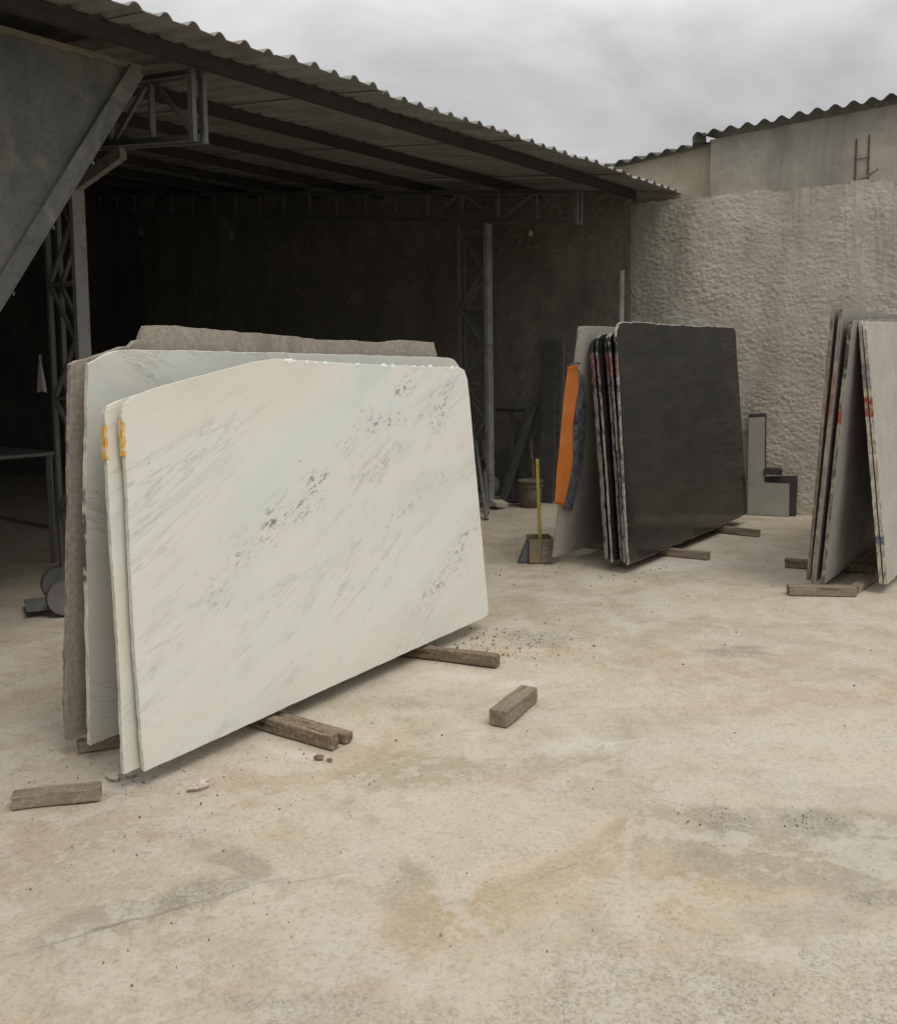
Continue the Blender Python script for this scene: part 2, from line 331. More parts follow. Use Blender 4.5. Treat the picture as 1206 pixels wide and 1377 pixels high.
MT = {}
MT['ground'] = m_ground()
MT['marble_a'] = m_marble('white_marble', (.99, .995, .99), .95, 0, bands=((.55, .70, 2.15, 1.56, .06, 1), (.15, .42, 1.3, 1.02, .05, .55), (1.65, .05, 2.55, .62, .07, .8), (2.0, 1.22, 2.6, 1.52, .04, .9), (1.5, .62, 2.5, 1.12, .035, .6), (1.35, .9, 1.9, 1.2, .03, .6)))
MT['marble_b'] = m_marble('cream_marble', (1, .985, .93), .5, 2, bands=((0, .6, .8, 1.0, .06, .6), (-.1, .15, .8, .5, .04, .6)))
MT['marble_c'] = m_marble('grey_white_marble', (.88, .895, .885), .3, 5, .45, -20, bands=((0, 1.58, .7, 1.3, .05, .9), (.9, 1.62, 2.2, 1.35, .05, .8)), vein=1.7)
MT['edge_white'] = m_edge('white_sawn_edge', (.80, .78, .71), (.70, .67, .58), (), 1, 9)
MT['edge_white_dark'] = m_edge('white_broken_edge', (.76, .74, .68), (.60, .57, .50), ((.70, .98, (.02, .02, .02), .85), (1.02, 1.08, (.03, .03, .03), .6)), 2, 9)
MT['brown_stone'] = m_plain_stone('taupe_stone', (.30, .27, .225), (.38, .34, .285), (.43, .39, .33), .75, 2.0, 40, (3, 3, .6))
MT['brown_edge'] = m_edge('taupe_broken_edge', (.40, .355, .315), (.26, .22, .19), (), 3)
MT['black'] = m_black()
for i in range(6):
    MT['black_edge%d' % i] = m_edge('granite_sawn_edge', (.42, .40, .37), (.07, .07, .07), ((1.50-.02*i, 1.64+.02*(i % 3), (.26, .05, .07), .7), (1.67, 1.79, (.02, .02, .02), .9), (1.02, 1.06, (.06, .11, .24), .55), (1.36, 1.42, (.03, .03, .03), .7)), i*1.7, 16, .53)
MT['beige'] = m_plain_stone('beige_stone', (.34, .32, .285), (.39, .365, .325), (.43, .405, .36), .55, 3, 50)
MT['beige_edge'] = m_edge('beige_sawn_edge', (.50, .46, .39), (.38, .35, .30), (), 4)
MT['grey'] = m_plain_stone('grey_granite', (.24, .235, .22), (.29, .285, .27), (.34, .335, .315), .45, 4, 110)
MT['grey_edge'] = m_edge('grey_sawn_edge', (.38, .33, .27), (.12, .115, .10), ((1.13, 1.22, (.40, .07, .04), .9), (1.45, 1.85, (.04, .04, .04), .8), (.78, .95, (.10, .11, .17), .55)), 5)
MT['grey_edge2'] = m_edge('grey_sawn_edge', (.36, .33, .27), (.20, .17, .13), ((1.2, 1.5, (.30, .09, .06), .5),), 6)
MT['pale'] = m_plain_stone('pale_granite', (.40, .38, .345), (.46, .44, .40), (.51, .485, .44), .5, 5, 55)
MT['pale_edge'] = m_edge('pale_chipped_edge', (.66, .62, .50), (.36, .32, .24), ((1.18, 1.32, (.38, .07, .05), 1), (1.38, 1.56, (.16, .18, .26), .7), (.28, .34, (.06, .08, .2), .8)), 7, 22)
MT['wood'] = m_wood('weathered_wood', (.15, .118, .085), (.34, .28, .21))
MT['wood_dark'] = m_wood('brown_wood', (.10, .07, .045), (.27, .205, .145), 4)
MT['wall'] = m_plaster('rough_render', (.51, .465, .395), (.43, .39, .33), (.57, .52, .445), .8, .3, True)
MT['wall_shed'] = m_plaster('shaded_render', (.25, .237, .20), (.185, .177, .149), (.31, .288, .243), .7, .5)  # same render as the yard wall, darkened to carry the shed's shade
MT['wall_dark'] = m_plaster('inner_shade_render', (.11, .105, .095), (.08, .078, .07), (.14, .13, .115), .5, .4)  # colour lowered to deepen the shade inside the shed
MT['wall_up'] = m_plaster('smooth_render', (.40, .37, .32), (.31, .29, .245), (.47, .44, .385), .18, .6)
MT['wall_up2'] = m_plaster('yellowed_render', (.45, .40, .31), (.38, .34, .26), (.50, .45, .36), .18, .5)
MT['concrete'] = m_plaster('pillar_concrete', (.44, .39, .33), (.38, .33, .275), (.49, .44, .375), .4, .3)
MT['fibre'] = m_plaster('fibre_cement', (.12, .12, .11), (.075, .075, .07), (.17, .165, .15), .4, .4)
MT['roof'] = m_metal('zinc_sheet', (.30, .30, .29), (.40, .395, .375), .55, .1, 1.2, (.20, .18, .155), (.3, 3, 1))
MT['primer'] = m_metal('brown_primer_steel', (.034, .030, .029), (.055, .048, .046), .65, 0, 3)
MT['steel'] = m_metal('grey_painted_steel', (.15, .15, .145), (.22, .22, .21), .6, .1, 5)
MT['strip'] = m_metal('dusty_dark_stone', (.085, .083, .078), (.13, .127, .118), .7, 0, 6)
MT['steel_light'] = m_metal('dusty_grey_steel', (.30, .30, .28), (.38, .375, .35), .65, .1, 4, (.20, .16, .12))
MT['steel_dark'] = m_metal('dark_steel', (.04, .04, .042), (.08, .08, .08), .6, .1, 5)
MT['hopper'] = m_metal('stained_sheet_steel', (.075, .077, .074), (.135, .135, .127), .7, .05, 4.0, (.165, .155, .12), (1, 1, .6))
MT['hopper_edge'] = m_metal('scuffed_flange_steel', (.075, .075, .073), (.125, .125, .118), .6, .1, 5, (.2, .19, .15))
MT['hopper_rim'] = m_metal('rusty_rim_steel', (.16, .14, .10), (.24, .21, .15), .75, 0, 6)
MT['orange'] = m_metal('orange_tarpaulin', (.52, .155, .03), (.62, .20, .045), .6, 0, 6)
MT['plastic'] = m_metal('blue_grey_plastic', (.04, .042, .055), (.20, .205, .225), .4, 0, 26, (.07, .10, .16))
MT['yellow'] = m_metal('yellow_paint', (.55, .46, .07), (.68, .58, .13), .6, 0, 8)
def m_paint():
    m = M('yellow_paint_smear', .7, .2)
    n = m.noise(38, 5, .7); c = m.ramp(m.noise(14, 3, .6), [(.35, (.66, .30, .03)), (.6, (.74, .44, .07))])
    m.base(m.mix(m.ramp(n, [(.40, .85), (.52, 0)]), c, (.72, .68, .55))); return m.m
MT['tape'] = m_paint()
MT['rebar'] = m_metal('rusty_rebar', (.08, .055, .042), (.14, .095, .07), .85, 0, 20)
MT['rag'] = m_metal('pale_cloth', (.48, .47, .45), (.6, .58, .55), .9, 0, 8)
MT['chip'] = m_metal('fresh_broken_marble', (.88, .87, .83), (.93, .92, .89), .9, 0, 30)
MT['rubber'] = m_metal('worn_rubber', (.05, .05, .05), (.11, .11, .105), .8, 0, 12)
MT['pebble'] = m_plain_stone('gravel_grit', (.13, .115, .10), (.25, .22, .19), (.45, .41, .35), .9, 5, 60)
MT['paleblock'] = m_plain_stone('pale_rubble', (.46, .42, .36), (.54, .50, .43), (.64, .60, .53), .9, 20, 80, bump=.4)
MT['bucket'] = m_metal('dusty_bucket', (.13, .12, .09), (.2, .18, .14), .7, 0, 6)
MT['card'] = m_metal('brown_cardboard', (.24, .19, .13), (.33, .265, .19), .85, 0, 6)
MT['box_blue'] = m_metal('blue_grey_board', (.12, .125, .145), (.18, .185, .205), .8, 0, 6)
MT['bulb'] = m_metal('frosted_glass', (.3, .3, .28), (.36, .36, .34), .35, 0, 3)

# ------------------------------------------------------------------ mesh helpers
class MB:
    def __init__(s): s.v = []; s.f = []; s.mi = []
    def face(s, idx, mi=0): s.f.append(tuple(idx)); s.mi.append(mi)
    def frame_box(s, o, ax, ay, az, mi=0):
        """box from corner o with edge vectors"""
        o = Vector(o); ax = Vector(ax); ay = Vector(ay); az = Vector(az); b = len(s.v)
        s.v += [o, o+ax, o+ax+ay, o+ay, o+az, o+ax+az, o+ax+ay+az, o+ay+az]
        for q in ((0, 3, 2, 1), (4, 5, 6, 7), (0, 1, 5, 4), (1, 2, 6, 5), (2, 3, 7, 6), (3, 0, 4, 7)): s.face([b+i for i in q], mi)
        return s
    def box(s, c, size, rz=0, mi=0):
        c = Vector(c); x, y, z = size; rot = Matrix.Rotation(rz, 3, 'Z')
        ax, ay, az = rot @ Vector((x, 0, 0)), rot @ Vector((0, y, 0)), Vector((0, 0, z))
        return s.frame_box(c - (ax+ay+az)/2, ax, ay, az, mi)
    def bar(s, p, q, wd, ht, up=(0, 0, 1), mi=0):
        p = Vector(p); q = Vector(q); d = (q-p); n = d.normalized(); side = n.cross(Vector(up))
        if side.length < 1e-4: side = n.cross(Vector((1, 0, 0)))
        side.normalize(); u = side.cross(n).normalized()
        return s.frame_box(p - side*wd/2 - u*ht/2, d, side*wd, u*ht, mi)
    def tube(s, pts, r, n=8, mi=0, cap=True):
        pts = [Vector(p) for p in pts]; b0 = len(s.v); prev = None
        for i, p in enumerate(pts):
            t = (pts[min(i+1, len(pts)-1)] - pts[max(i-1, 0)]).normalized()
            a = prev if prev else (Vector((0, 0, 1)) if abs(t.z) < .9 else Vector((1, 0, 0)))
            x = (a - t*a.dot(t)).normalized(); prev = x; y = t.cross(x)
            rad = r[i] if isinstance(r, (list, tuple)) else r
            for k in range(n): s.v.append(p + (x*math.cos(2*math.pi*k/n) + y*math.sin(2*math.pi*k/n))*rad)
        for i in range(len(pts)-1):
            for k in range(n):
                a = b0+i*n+k; c = b0+i*n+(k+1) % n; s.face((a, c, c+n, a+n), mi)
        if cap:
            s.face([b0+k for k in range(n)][::-1], mi); s.face([b0+(len(pts)-1)*n+k for k in range(n)], mi)
        return s
    def lathe(s, prof, c=(0, 0, 0), n=20, mi=0):
        c = Vector(c); b = len(s.v)
        for (r, z) in prof:
            for k in range(n): s.v.append(c + Vector((r*math.cos(2*math.pi*k/n), r*math.sin(2*math.pi*k/n), z)))
        for i in range(len(prof)-1):
            for k in range(n):
                a = b+i*n+k; d = b+i*n+(k+1) % n; s.face((a, d, d+n, a+n), mi)
        return s
    def build(s, name, mats, parent=None, smooth=False, loc=None, rot=None):
        me = bpy.data.meshes.new(name); me.from_pydata([tuple(v) for v in s.v], [], s.f)
        for mt in (mats if isinstance(mats, (list, tuple)) else [mats]): me.materials.append(MT[mt] if isinstance(mt, str) else mt)
        me.polygons.foreach_set('material_index', s.mi)
        if smooth: me.polygons.foreach_set('use_smooth', [True]*len(me.polygons))
        me.update()
        o = bpy.data.objects.new(name, me); COL.objects.link(o)
        if parent: o.parent = parent
        if loc: o.location = loc
        if rot: o.rotation_euler = rot
        return o
def tag(o, label, cat=None, group=None, kind=None):
    o['label'] = label
    if cat: o['category'] = cat
    if group: o['group'] = group
    if kind or cat: o['kind'] = kind or 'thing'
    return o
def empty(name, loc=(0, 0, 0), rot=(0, 0, 0), parent=None):
    o = bpy.data.objects.new(name, None); COL.objects.link(o); o.location = loc; o.rotation_euler = rot
    o.empty_display_size = .1
    if parent: o.parent = parent
    return o
def bevel(o, w=.004, seg=2):
    b = o.modifiers.new('bevel', 'BEVEL'); b.width = w; b.segments = seg; b.limit_method = 'ANGLE'; return o
def nz(*a): return mnoise.noise(Vector(a))
def nzf(p, o=4): return mnoise.fractal(Vector(p), 1.0, 2.0, o)

# ================================================================== ground
def frange(a, b, d):
    n = int(round((b-a)/d)); return [a + (b-a)*i/n for i in range(n+1)]
xs = [-90, -60, -35, -20, -12, -8, -6] + frange(-5, 5.5, .05) + [7, 9, 13, 20, 35, 60, 90]
ys = [-90, -60, -35, -18, -8, -3, 0] + frange(1.6, 9, .05) + frange(9.2, 12.5, .2) + [14, 17, 22, 35, 60, 90]
g = MB()
for y in ys:
    for x in xs:
        z = -.006
        if -5 <= x <= 5.5 and 1.6 <= y <= 12.5:
            z += .004*nzf((x*.9, y*.9, 0), 3) + .0022*nzf((x*6, y*6, 3), 3)
            # step between two concrete pours in front
            d = (y-2.38) - (x+1.25)*.54 + .02*nz(x*3, y*3, 5)
            if x < -.35: z -= .006*max(0, min(1, -d/.03)) if False else .005*max(0, min(1, (d+.01)/.02))*max(0, min(1, (-.35-x)/.3))*max(0, min(1, (.6-d)/.5))*-1
            z = min(z, -.001)
        g.v.append(Vector((x, y, z)))
nx = len(xs)
for j in range(len(ys)-1):
    for i in range(nx-1): g.face((j*nx+i, j*nx+i+1, (j+1)*nx+i+1, (j+1)*nx+i))
go = g.build('ground', 'ground', smooth=True); tag(go, 'dusty pale tan concrete yard floor with stains and cracks', kind='structure')

# ================================================================== yard wall and shed back wall
def rough_wall(name, mat, p0, ang, length, ztop, res, amp, thick=.16, z0=-.05, seed=0, parent=None, edge=.03):
    """local X along the wall, local -Y the visible rough face, z up"""
    mb = MB(); nxx = int(length/res); 
    H = max(ztop(0), ztop(length)); nzz = int((H-z0)/res)
    for j in range(nzz+1):
        for i in range(nxx+1):
            x = length*i/nxx; top = ztop(x) + edge*nzf((x*4, seed, 1), 3) + edge*.4*nz(x*19, seed, 4)
            z = z0 + (top-z0)*j/nzz
            wx_ = .35*nz(x*1.3+seed, z*1.3, 6); wz_ = .35*nz(x*1.1, z*1.5+seed, 9)
            n1 = nzf((x*2.0+seed, z*2.6, 2), 2)
            n2 = mnoise.ridged_multi_fractal(Vector((x*7+z*4.0*wx_+wx_*9+seed, z*11-x*4.0*wz_+wz_*9, 7)), .9, 2.2, 3, 1.0, 1.8)
            n3 = 1.5*(.42-mnoise.noise(Vector((x*19+seed, z*24+x*3, 4)), noise_basis='VORONOI_F1')) + .8*(.42-mnoise.noise(Vector((x*43, z*50, seed+2)), noise_basis='VORONOI_F1')) + .4*nz(x*11, z*14, seed)
            pat = .55+.9*nz(x*.9+seed, z*.9, 15)
            course = abs(((z+.03*nz(x*1.2, seed, 8))/.20) % 1 - .5)
            dep = amp*(.40*n1 + .10*pat*(n2-1.0) + .52*n3*(.55+.9*abs(nz(x*1.6+seed, z*1.4, 31))+.5*nz(x*.6, z*.7+seed, 12))) - amp*.6*max(0, 1-course/.05)*max(0, -.12+nz(x*1.9, z*.9, seed+9))
            mb.v.append(Vector((x, -dep, z)))
    w_ = nxx+1
    for j in range(nzz):
        for i in range(nxx): mb.face((j*w_+i, j*w_+i+1, (j+1)*w_+i+1, (j+1)*w_+i))
    # close the body behind the face
    def strip(a, b):
        base = len(mb.v)
        for k in a: v = mb.v[k]; mb.v.append(Vector((v.x, thick, v.z)))
        for k in range(len(a)-1): mb.face((a[k], a[k+1], base+k+1, base+k) if b else (a[k+1], a[k], base+k, base+k+1))
        return base
    strip([nzz*w_+i for i in range(w_)], True)
    strip([j*w_ for j in range(nzz+1)], True); strip([j*w_+nxx for j in range(nzz+1)], False)
    k = len(mb.v); mb.v += [Vector((0, thick, z0)), Vector((length, thick, z0)), Vector((length, thick, ztop(length))), Vector((0, thick, ztop(0)))]
    mb.face((k+1, k, k+3, k+2))
    ob = mb.build(name, mat, parent, loc=(p0[0], p0[1], 0), rot=(0, 0, ang)); return ob

WA = R(-22); WC = (2.10, 10.37)                 # yard wall starts at this corner and runs right, towards the camera
def wall_pt(s, z, off=0):
    return Vector((WC[0]+math.cos(WA)*s + math.sin(WA)*off, WC[1]+math.sin(WA)*s - math.cos(WA)*off, z))
yw = empty('yard_wall', (WC[0], WC[1], 0), (0, 0, WA)); tag(yw, 'sunlit rough rendered yard wall behind the dark slabs, bare rebar on top', 'wall')
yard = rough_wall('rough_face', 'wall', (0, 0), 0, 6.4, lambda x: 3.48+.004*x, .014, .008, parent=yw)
# flush concrete pillar in the wall
pm = MB(); PX = 2.36
for j in range(61):
    z = 3.52*j/60
    for (x, d) in ((-.10, -.02), (-.085, -.002), (-.03, .003), (.03, .003), (.085, -.002), (.10, -.02)):
        pm.v.append(Vector((PX+x+.012*nz(z*3, x*5, 2), -(d+.009*nzf((x*18, z*11, 1), 3))-.003, z)))
for j in range(60):
    for i in range(5): pm.face((j*6+i, j*6+i+1, j*6+i+7, j*6+i+6))
k = len(pm.v); pm.v += [Vector((PX+.1, .05, 3.52)), Vector((PX-.1, .05, 3.52))]; pm.face([60*6+i for i in range(6)] + [k, k+1])
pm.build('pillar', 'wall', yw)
for dx, top in ((-.045, 3.95), (.075, 3.98)):
    MB().tube([(PX+dx, .04, 3.4), (PX+dx+.004, .04, 3.7), (PX+dx+.008, .035, top)], .008, 6).build('rebar', 'rebar', yw)
MB().tube([(PX-.055, .033, 3.74), (PX+.09, .033, 3.75)], .005, 6).build('tie_wire', 'rebar', yw)
MB().tube([(PX-.03, .02, 3.52), (PX+.08, .0, 3.56), (PX+.17, -.05, 3.61)], .011, 6).build('stick', 'wood', yw)

# ================================================================== neighbouring house above the wall
nh = empty('neighbour_house', tuple(wall_pt(0, 0)), (0, 0, WA)); tag(nh, 'neighbouring house wall with dark corrugated roof edge rising above the yard wall', 'house')
def upwall(name, x0, x1, z0, za, zb, y, mat):
    mb = MB(); n = 40
    for j in range(13):
        for i in range(n+1):
            x = x0+(x1-x0)*i/n; zt = za+(zb-za)*i/n; z = z0+(zt-z0)*j/12
            mb.v.append(Vector((x, y - .006*nzf((x*3, z*3, 5), 3), z)))
    for j in range(12):
        for i in range(n): a = j*(n+1)+i; mb.face((a, a+1, a+n+2, a+n+1))
    mb.frame_box((x0, y+.02, z0), (x1-x0, 0, 0), (0, .14, 0), (0, 0, min(za, zb)-z0-.01))
    b = len(mb.v); mb.v += [Vector((x0, y-.004, z0)), Vector((x0, y+.03, z0)), Vector((x0, y+.03, za)), Vector((x0, y-.004, za))]; mb.face((b+1, b, b+3, b+2))
    return mb.build(name, mat, nh)
upwall('upper_wall', .86, 6.4, 3.2, 4.10, 4.58, .05, 'wall_up')
upwall('upper_wall', .02, .88, 3.2, 3.94, 4.05, .13, 'wall_up2')
upwall('upper_wall', -1.2, .02, 3.80, 3.83, 3.94, .13, 'wall_up2')
def wave_sheet(name, mat, x0, x1, za, zb, y0, y1, pitch, amp, rise, parent, ph=0):
    mb = MB(); n = int((x1-x0)/pitch*12); t = .007
    rows = []
    for (yy, dz) in ((y0, 0), (y1, rise)):
        for tt in (0, t):
            row = []
            for i in range(n+1):
                x = x0+(x1-x0)*i/n; z = za+(zb-za)*i/n + amp*math.sin(2*math.pi*(x/pitch)+ph) + dz + tt
                row.append(len(mb.v)); mb.v.append(Vector((x, yy+.004*nz(x*5, 1, 1), z)))
            rows.append(row)
    a, b, c, d = rows
    for i in range(n):
        mb.face((a[i], c[i], c[i+1], a[i+1])); mb.face((b[i], b[i+1], d[i+1], d[i])); mb.face((a[i], a[i+1], b[i+1], b[i])); mb.face((c[i], d[i], d[i+1], c[i+1]))
    mb.face((a[0], b[0], d[0], c[0])); mb.face((a[n], c[n], d[n], b[n]))
    return mb.build(name, mat, parent, smooth=False)
def zr(x): return 4.135+(x-.72)*.0867
for k in range(6):
    a = .72+k*.96; b = a+1.03
    wave_sheet('roof_sheet', 'fibre', a, b, zr(a)+.006*(k % 2), zr(b)+.006*(k % 2), -.09-.01*(k % 2), 2.6, .172, .026, .55, nh)
def zl(x): return 3.80+(x+1.2)*.131
for k in range(2):
    a = -1.3+k*1.05; b = a+1.12
    wave_sheet('roof_sheet', 'fibre', a, b, zl(a)+.006*(k % 2), zl(b)+.006*(k % 2), .02, 2.6, .172, .026, .55, nh)
MB().box((2.5, .2, 4.1)if False else (.74, .06, 4.12), (.12, .16, .10), .3).build('broken_mortar', 'fibre', nh)

# ================================================================== shed
EA = R(51.1); e = Vector((math.cos(EA), math.sin(EA), 0)); nl = Vector((-math.sin(EA), math.cos(EA), 0))
E0 = Vector((-1.6, 5.04, 0)); EZ = 3.555; SL = .128                  # eave line and roof slope
def sp(mm, ins, z): return E0 + e*mm + nl*ins + Vector((0, 0, z))    # along the eave, inward, height
def roof_z(ins): return EZ + SL*ins
shed = empty('open_shed', tuple(sp(0, 0, 0))); tag(shed, 'dark open steel shed with corrugated metal roof and lattice trusses', 'shed')
shed.location = (0, 0, 0)
DEPTH = 10.4; MEND = 6.5
# each corrugated sheet its own part
def roof_sheet(m0, wdt, eo, dz):
    mb = MB(); P = .18; prof = []
    nrib = int(round(wdt/P))
    for k in range(nrib):
        x = m0+k*P
        prof += [(x, 0), (x+.094, .0), (x+.113, .022), (x+.122, .031), (x+.140, .033), (x+.150, .029), (x+.161, .021)]
    prof += [(m0+nrib*P, 0), (m0+nrib*P+.092, .0)]
    rows = []
    stations = [-eo, .35, 1.6, 2.9, 5.5, DEPTH]
    for ins in stations:
        for t in (0, .004):
            row = []
            for (x, z) in prof:
                zz = roof_z(ins)+z+dz+t + (.010*nz(x*2.1, ins, 3)) + (.008*nz(x*5.3, 7, 7) if ins < .2 else 0) - (.012*abs(nz(x*1.3, 1, 1)) if ins < 0 else 0)
                row.append(len(mb.v)); mb.v.append(sp(x, ins + (.012*nz(x*9, 2, 2) if ins < 0 else 0), zz))
            rows.append(row)
    n = len(prof)
    for j in range(len(stations)-1):
        a, b, c, d = rows[2*j], rows[2*j+1], rows[2*j+2], rows[2*j+3]
        for i in range(n-1): mb.face((a[i], c[i], c[i+1], a[i+1])); mb.face((b[i], b[i+1], d[i+1], d[i]))
    a, b = rows[0], rows[1]
    for i in range(n-1): mb.face((a[i], a[i+1], b[i+1], b[i]))
    return mb.build('roof_sheet', 'roof', shed)
mm = -10.83; k = 0
while mm < MEND-.1:
    wd = .9 if mm+.9 < MEND-.04 else .72
    roof_sheet(mm, wd, .0+.05*random.random(), .007*(k % 2)); mm += .9; k += 1
# purlins
for ins in (.36, 1.62, 2.9, 4.2, 5.5, 6.8, 8.1, 9.4):
    mb = MB(); zt = roof_z(ins)-.006; h_, b_, t_ = .092, .045, .004
    for (da, db, za, zb) in ((0, t_, -h_, 0), (t_, b_, -t_, 0), (t_, b_, -h_, -h_+t_), (b_-t_, b_, -.02, -t_), (b_-t_, b_, -h_+t_, -h_+.02)):
        mb.frame_box(sp(-10.6, ins+da, zt+za), e*(MEND-.1+10.6), nl*(db-da), (0, 0, zb-za))
    mb.build('purlin', 'primer', shed)
# trusses (part) with their members (sub-parts)
def truss(mm, dep, ins0, ins1, panel, mat, top_gap=.113):
    t = empty('truss', parent=shed)
    top = lambda i: roof_z(i)-top_gap+.012
    bot = lambda i: roof_z(i)-top_gap+.012-dep
    def bar(nm, a, b, w_, h2, off=0):
        up = Vector((0, 0, 1)) if abs((b-a).normalized().z) < .95 else nl
        return MB().bar(a + e*off, b + e*off, w_, h2, up).build(nm, mat, t)
    for fz in (lambda i: top(i)-.025, lambda i: bot(i)+.025):
        for s_ in (-1, 1):   # double angle chords
            mb = MB()
            a, b = sp(mm, ins0, fz(ins0)), sp(mm, ins1, fz(ins1))
            mb.bar(a+e*s_*.016, b+e*s_*.016, .005, .05); mb.bar(a+e*s_*.042+Vector((0, 0, -.0225)), b+e*s_*.042+Vector((0, 0, -.0225)), .045, .005)
            mb.build('chord', mat, t)
    n = int(round((ins1-ins0)/panel))
    for i in range(n+1):
        x = ins0+.025+(ins1-ins0-.05)*i/n
        for s_ in ((-1, 1) if i == 0 else (0,)):
            bar('vertical', sp(mm, x, bot(x)+.002), sp(mm, x, top(x)-.002), .04 if i else .03, .025 if i else .05, s_*.042)
        if i < n:
            x2 = ins0+.025+(ins1-ins0-.05)*(i+1)/n
            a, b = (sp(mm, x+.02, bot(x)+.03), sp(mm, x2-.02, top(x2)-.03)) if i % 2 == 0 else (sp(mm, x+.02, top(x)-.03), sp(mm, x2-.02, bot(x2)+.03))
            bar('diagonal', a, b, .022, .032)
    return t
truss(5.66, .37, .65, 10.2, .54, 'steel')
truss(.69, .46, .50, 10.2, .50, 'steel', top_gap=.085)
truss(-5.4, .45, .65, 10.2, .54, 'steel')
# laced columns
def column(mm, ins, ztop, wch, mat_post, mat, brace=True):
    c = empty('column', parent=shed)
    mb = MB()
    # front channel post: web faces the yard
    for (da, db, ea, eb) in ((0, .005, -.05, .05), (.005, .05, -.05, -.045), (.005, .05, .045, .05)):
        mb.frame_box(sp(mm+ea, ins+da, -.01), e*(eb-ea), nl*(db-da), (0, 0, ztop+.01))
    mb.build('post', mat_post, c)
    for s_ in (-1, 1):
        MB().bar(sp(mm+s_*.045, ins+wch, -.01), sp(mm+s_*.045, ins+wch, ztop), .035, .035, e).build('chord', mat, c)
    n = int(ztop/.42)
    for s_ in (-1, 1):
        for i in range(n):
            z0 = .12+i*(ztop-.2)/n; z1 = .12+(i+1)*(ztop-.2)/n
            a, b = (.045, wch-.01) if i % 2 == 0 else (wch-.01, .045)
            MB().bar(sp(mm+s_*.045, ins+a, z0), sp(mm+s_*.045, ins+b, z1), .022, .03, e).build('lacing', mat, c)
            if i % 2 == 0: MB().bar(sp(mm+s_*.045, ins+.03, z1), sp(mm+s_*.045, ins+wch, z1), .02, .03, e).build('strut', mat, c)
    mb = MB(); mb.frame_box(sp(mm-.12, ins-.08, -.004), e*.24, nl*(wch+.18), (0, 0, .016)); mb.build('base_plate', mat, c)
    if brace: MB().bar(sp(mm, ins-.005, ztop-.24), sp(mm, ins-.62, ztop-.02-SL*.62), .05, .09, nl).build('knee_brace', mat_post, c)
    return c
column(.69, 2.02, roof_z(2.02)-.085-.46, .40, 'steel_light', 'steel')
column(5.66, 1.86, roof_z(1.86)-.113-.37, .42, 'steel_light', 'steel', False)
column(-5.4, 2.42, roof_z(2.42)-.115-.45, .40, 'steel_light', 'steel')

# back wall of the shed (thing of its own), side wall deep inside
bw = empty('shed_back_wall', (WC[0], WC[1], 0), (0, 0, R(-38.9)+math.pi)); 
tag(bw, 'shaded rough rendered wall closing the far end of the shed', 'wall')
BL = 11.5
# built with local X pointing from the far left end to the corner so that the rough face looks at the yard
p_far = Vector((WC[0], WC[1], 0)) + nl*BL
def ins_at(x):
    p = p_far - nl*x; return (p-E0).dot(nl)
bw.location = (p_far.x, p_far.y, 0); bw.rotation_euler = (0, 0, R(-38.9))
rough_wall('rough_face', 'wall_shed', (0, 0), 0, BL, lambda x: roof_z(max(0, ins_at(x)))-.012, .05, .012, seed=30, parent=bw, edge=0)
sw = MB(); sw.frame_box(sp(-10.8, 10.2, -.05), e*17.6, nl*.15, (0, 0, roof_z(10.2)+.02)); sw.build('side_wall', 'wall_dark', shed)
sw = MB(); sw.frame_box(sp(-10.95, .4, -.05), e*.15, nl*9.95, (0, 0, roof_z(.4)-.02)); sw.build('added_end_wall', 'wall_dark', shed)  # unseen near end, added to keep the interior dark

mb = MB(); mb.frame_box((-14, -8.2, -.05), (30, 0, 0), (0, .2, 0), (0, 0, 3.4)); o_ = mb.build('reflection_wall', 'wall_shed'); tag(o_, 'plain unseen wall added behind the viewpoint for the black slab to reflect', kind='structure')  # unseen wall, added so the polished black slab mirrors something dark

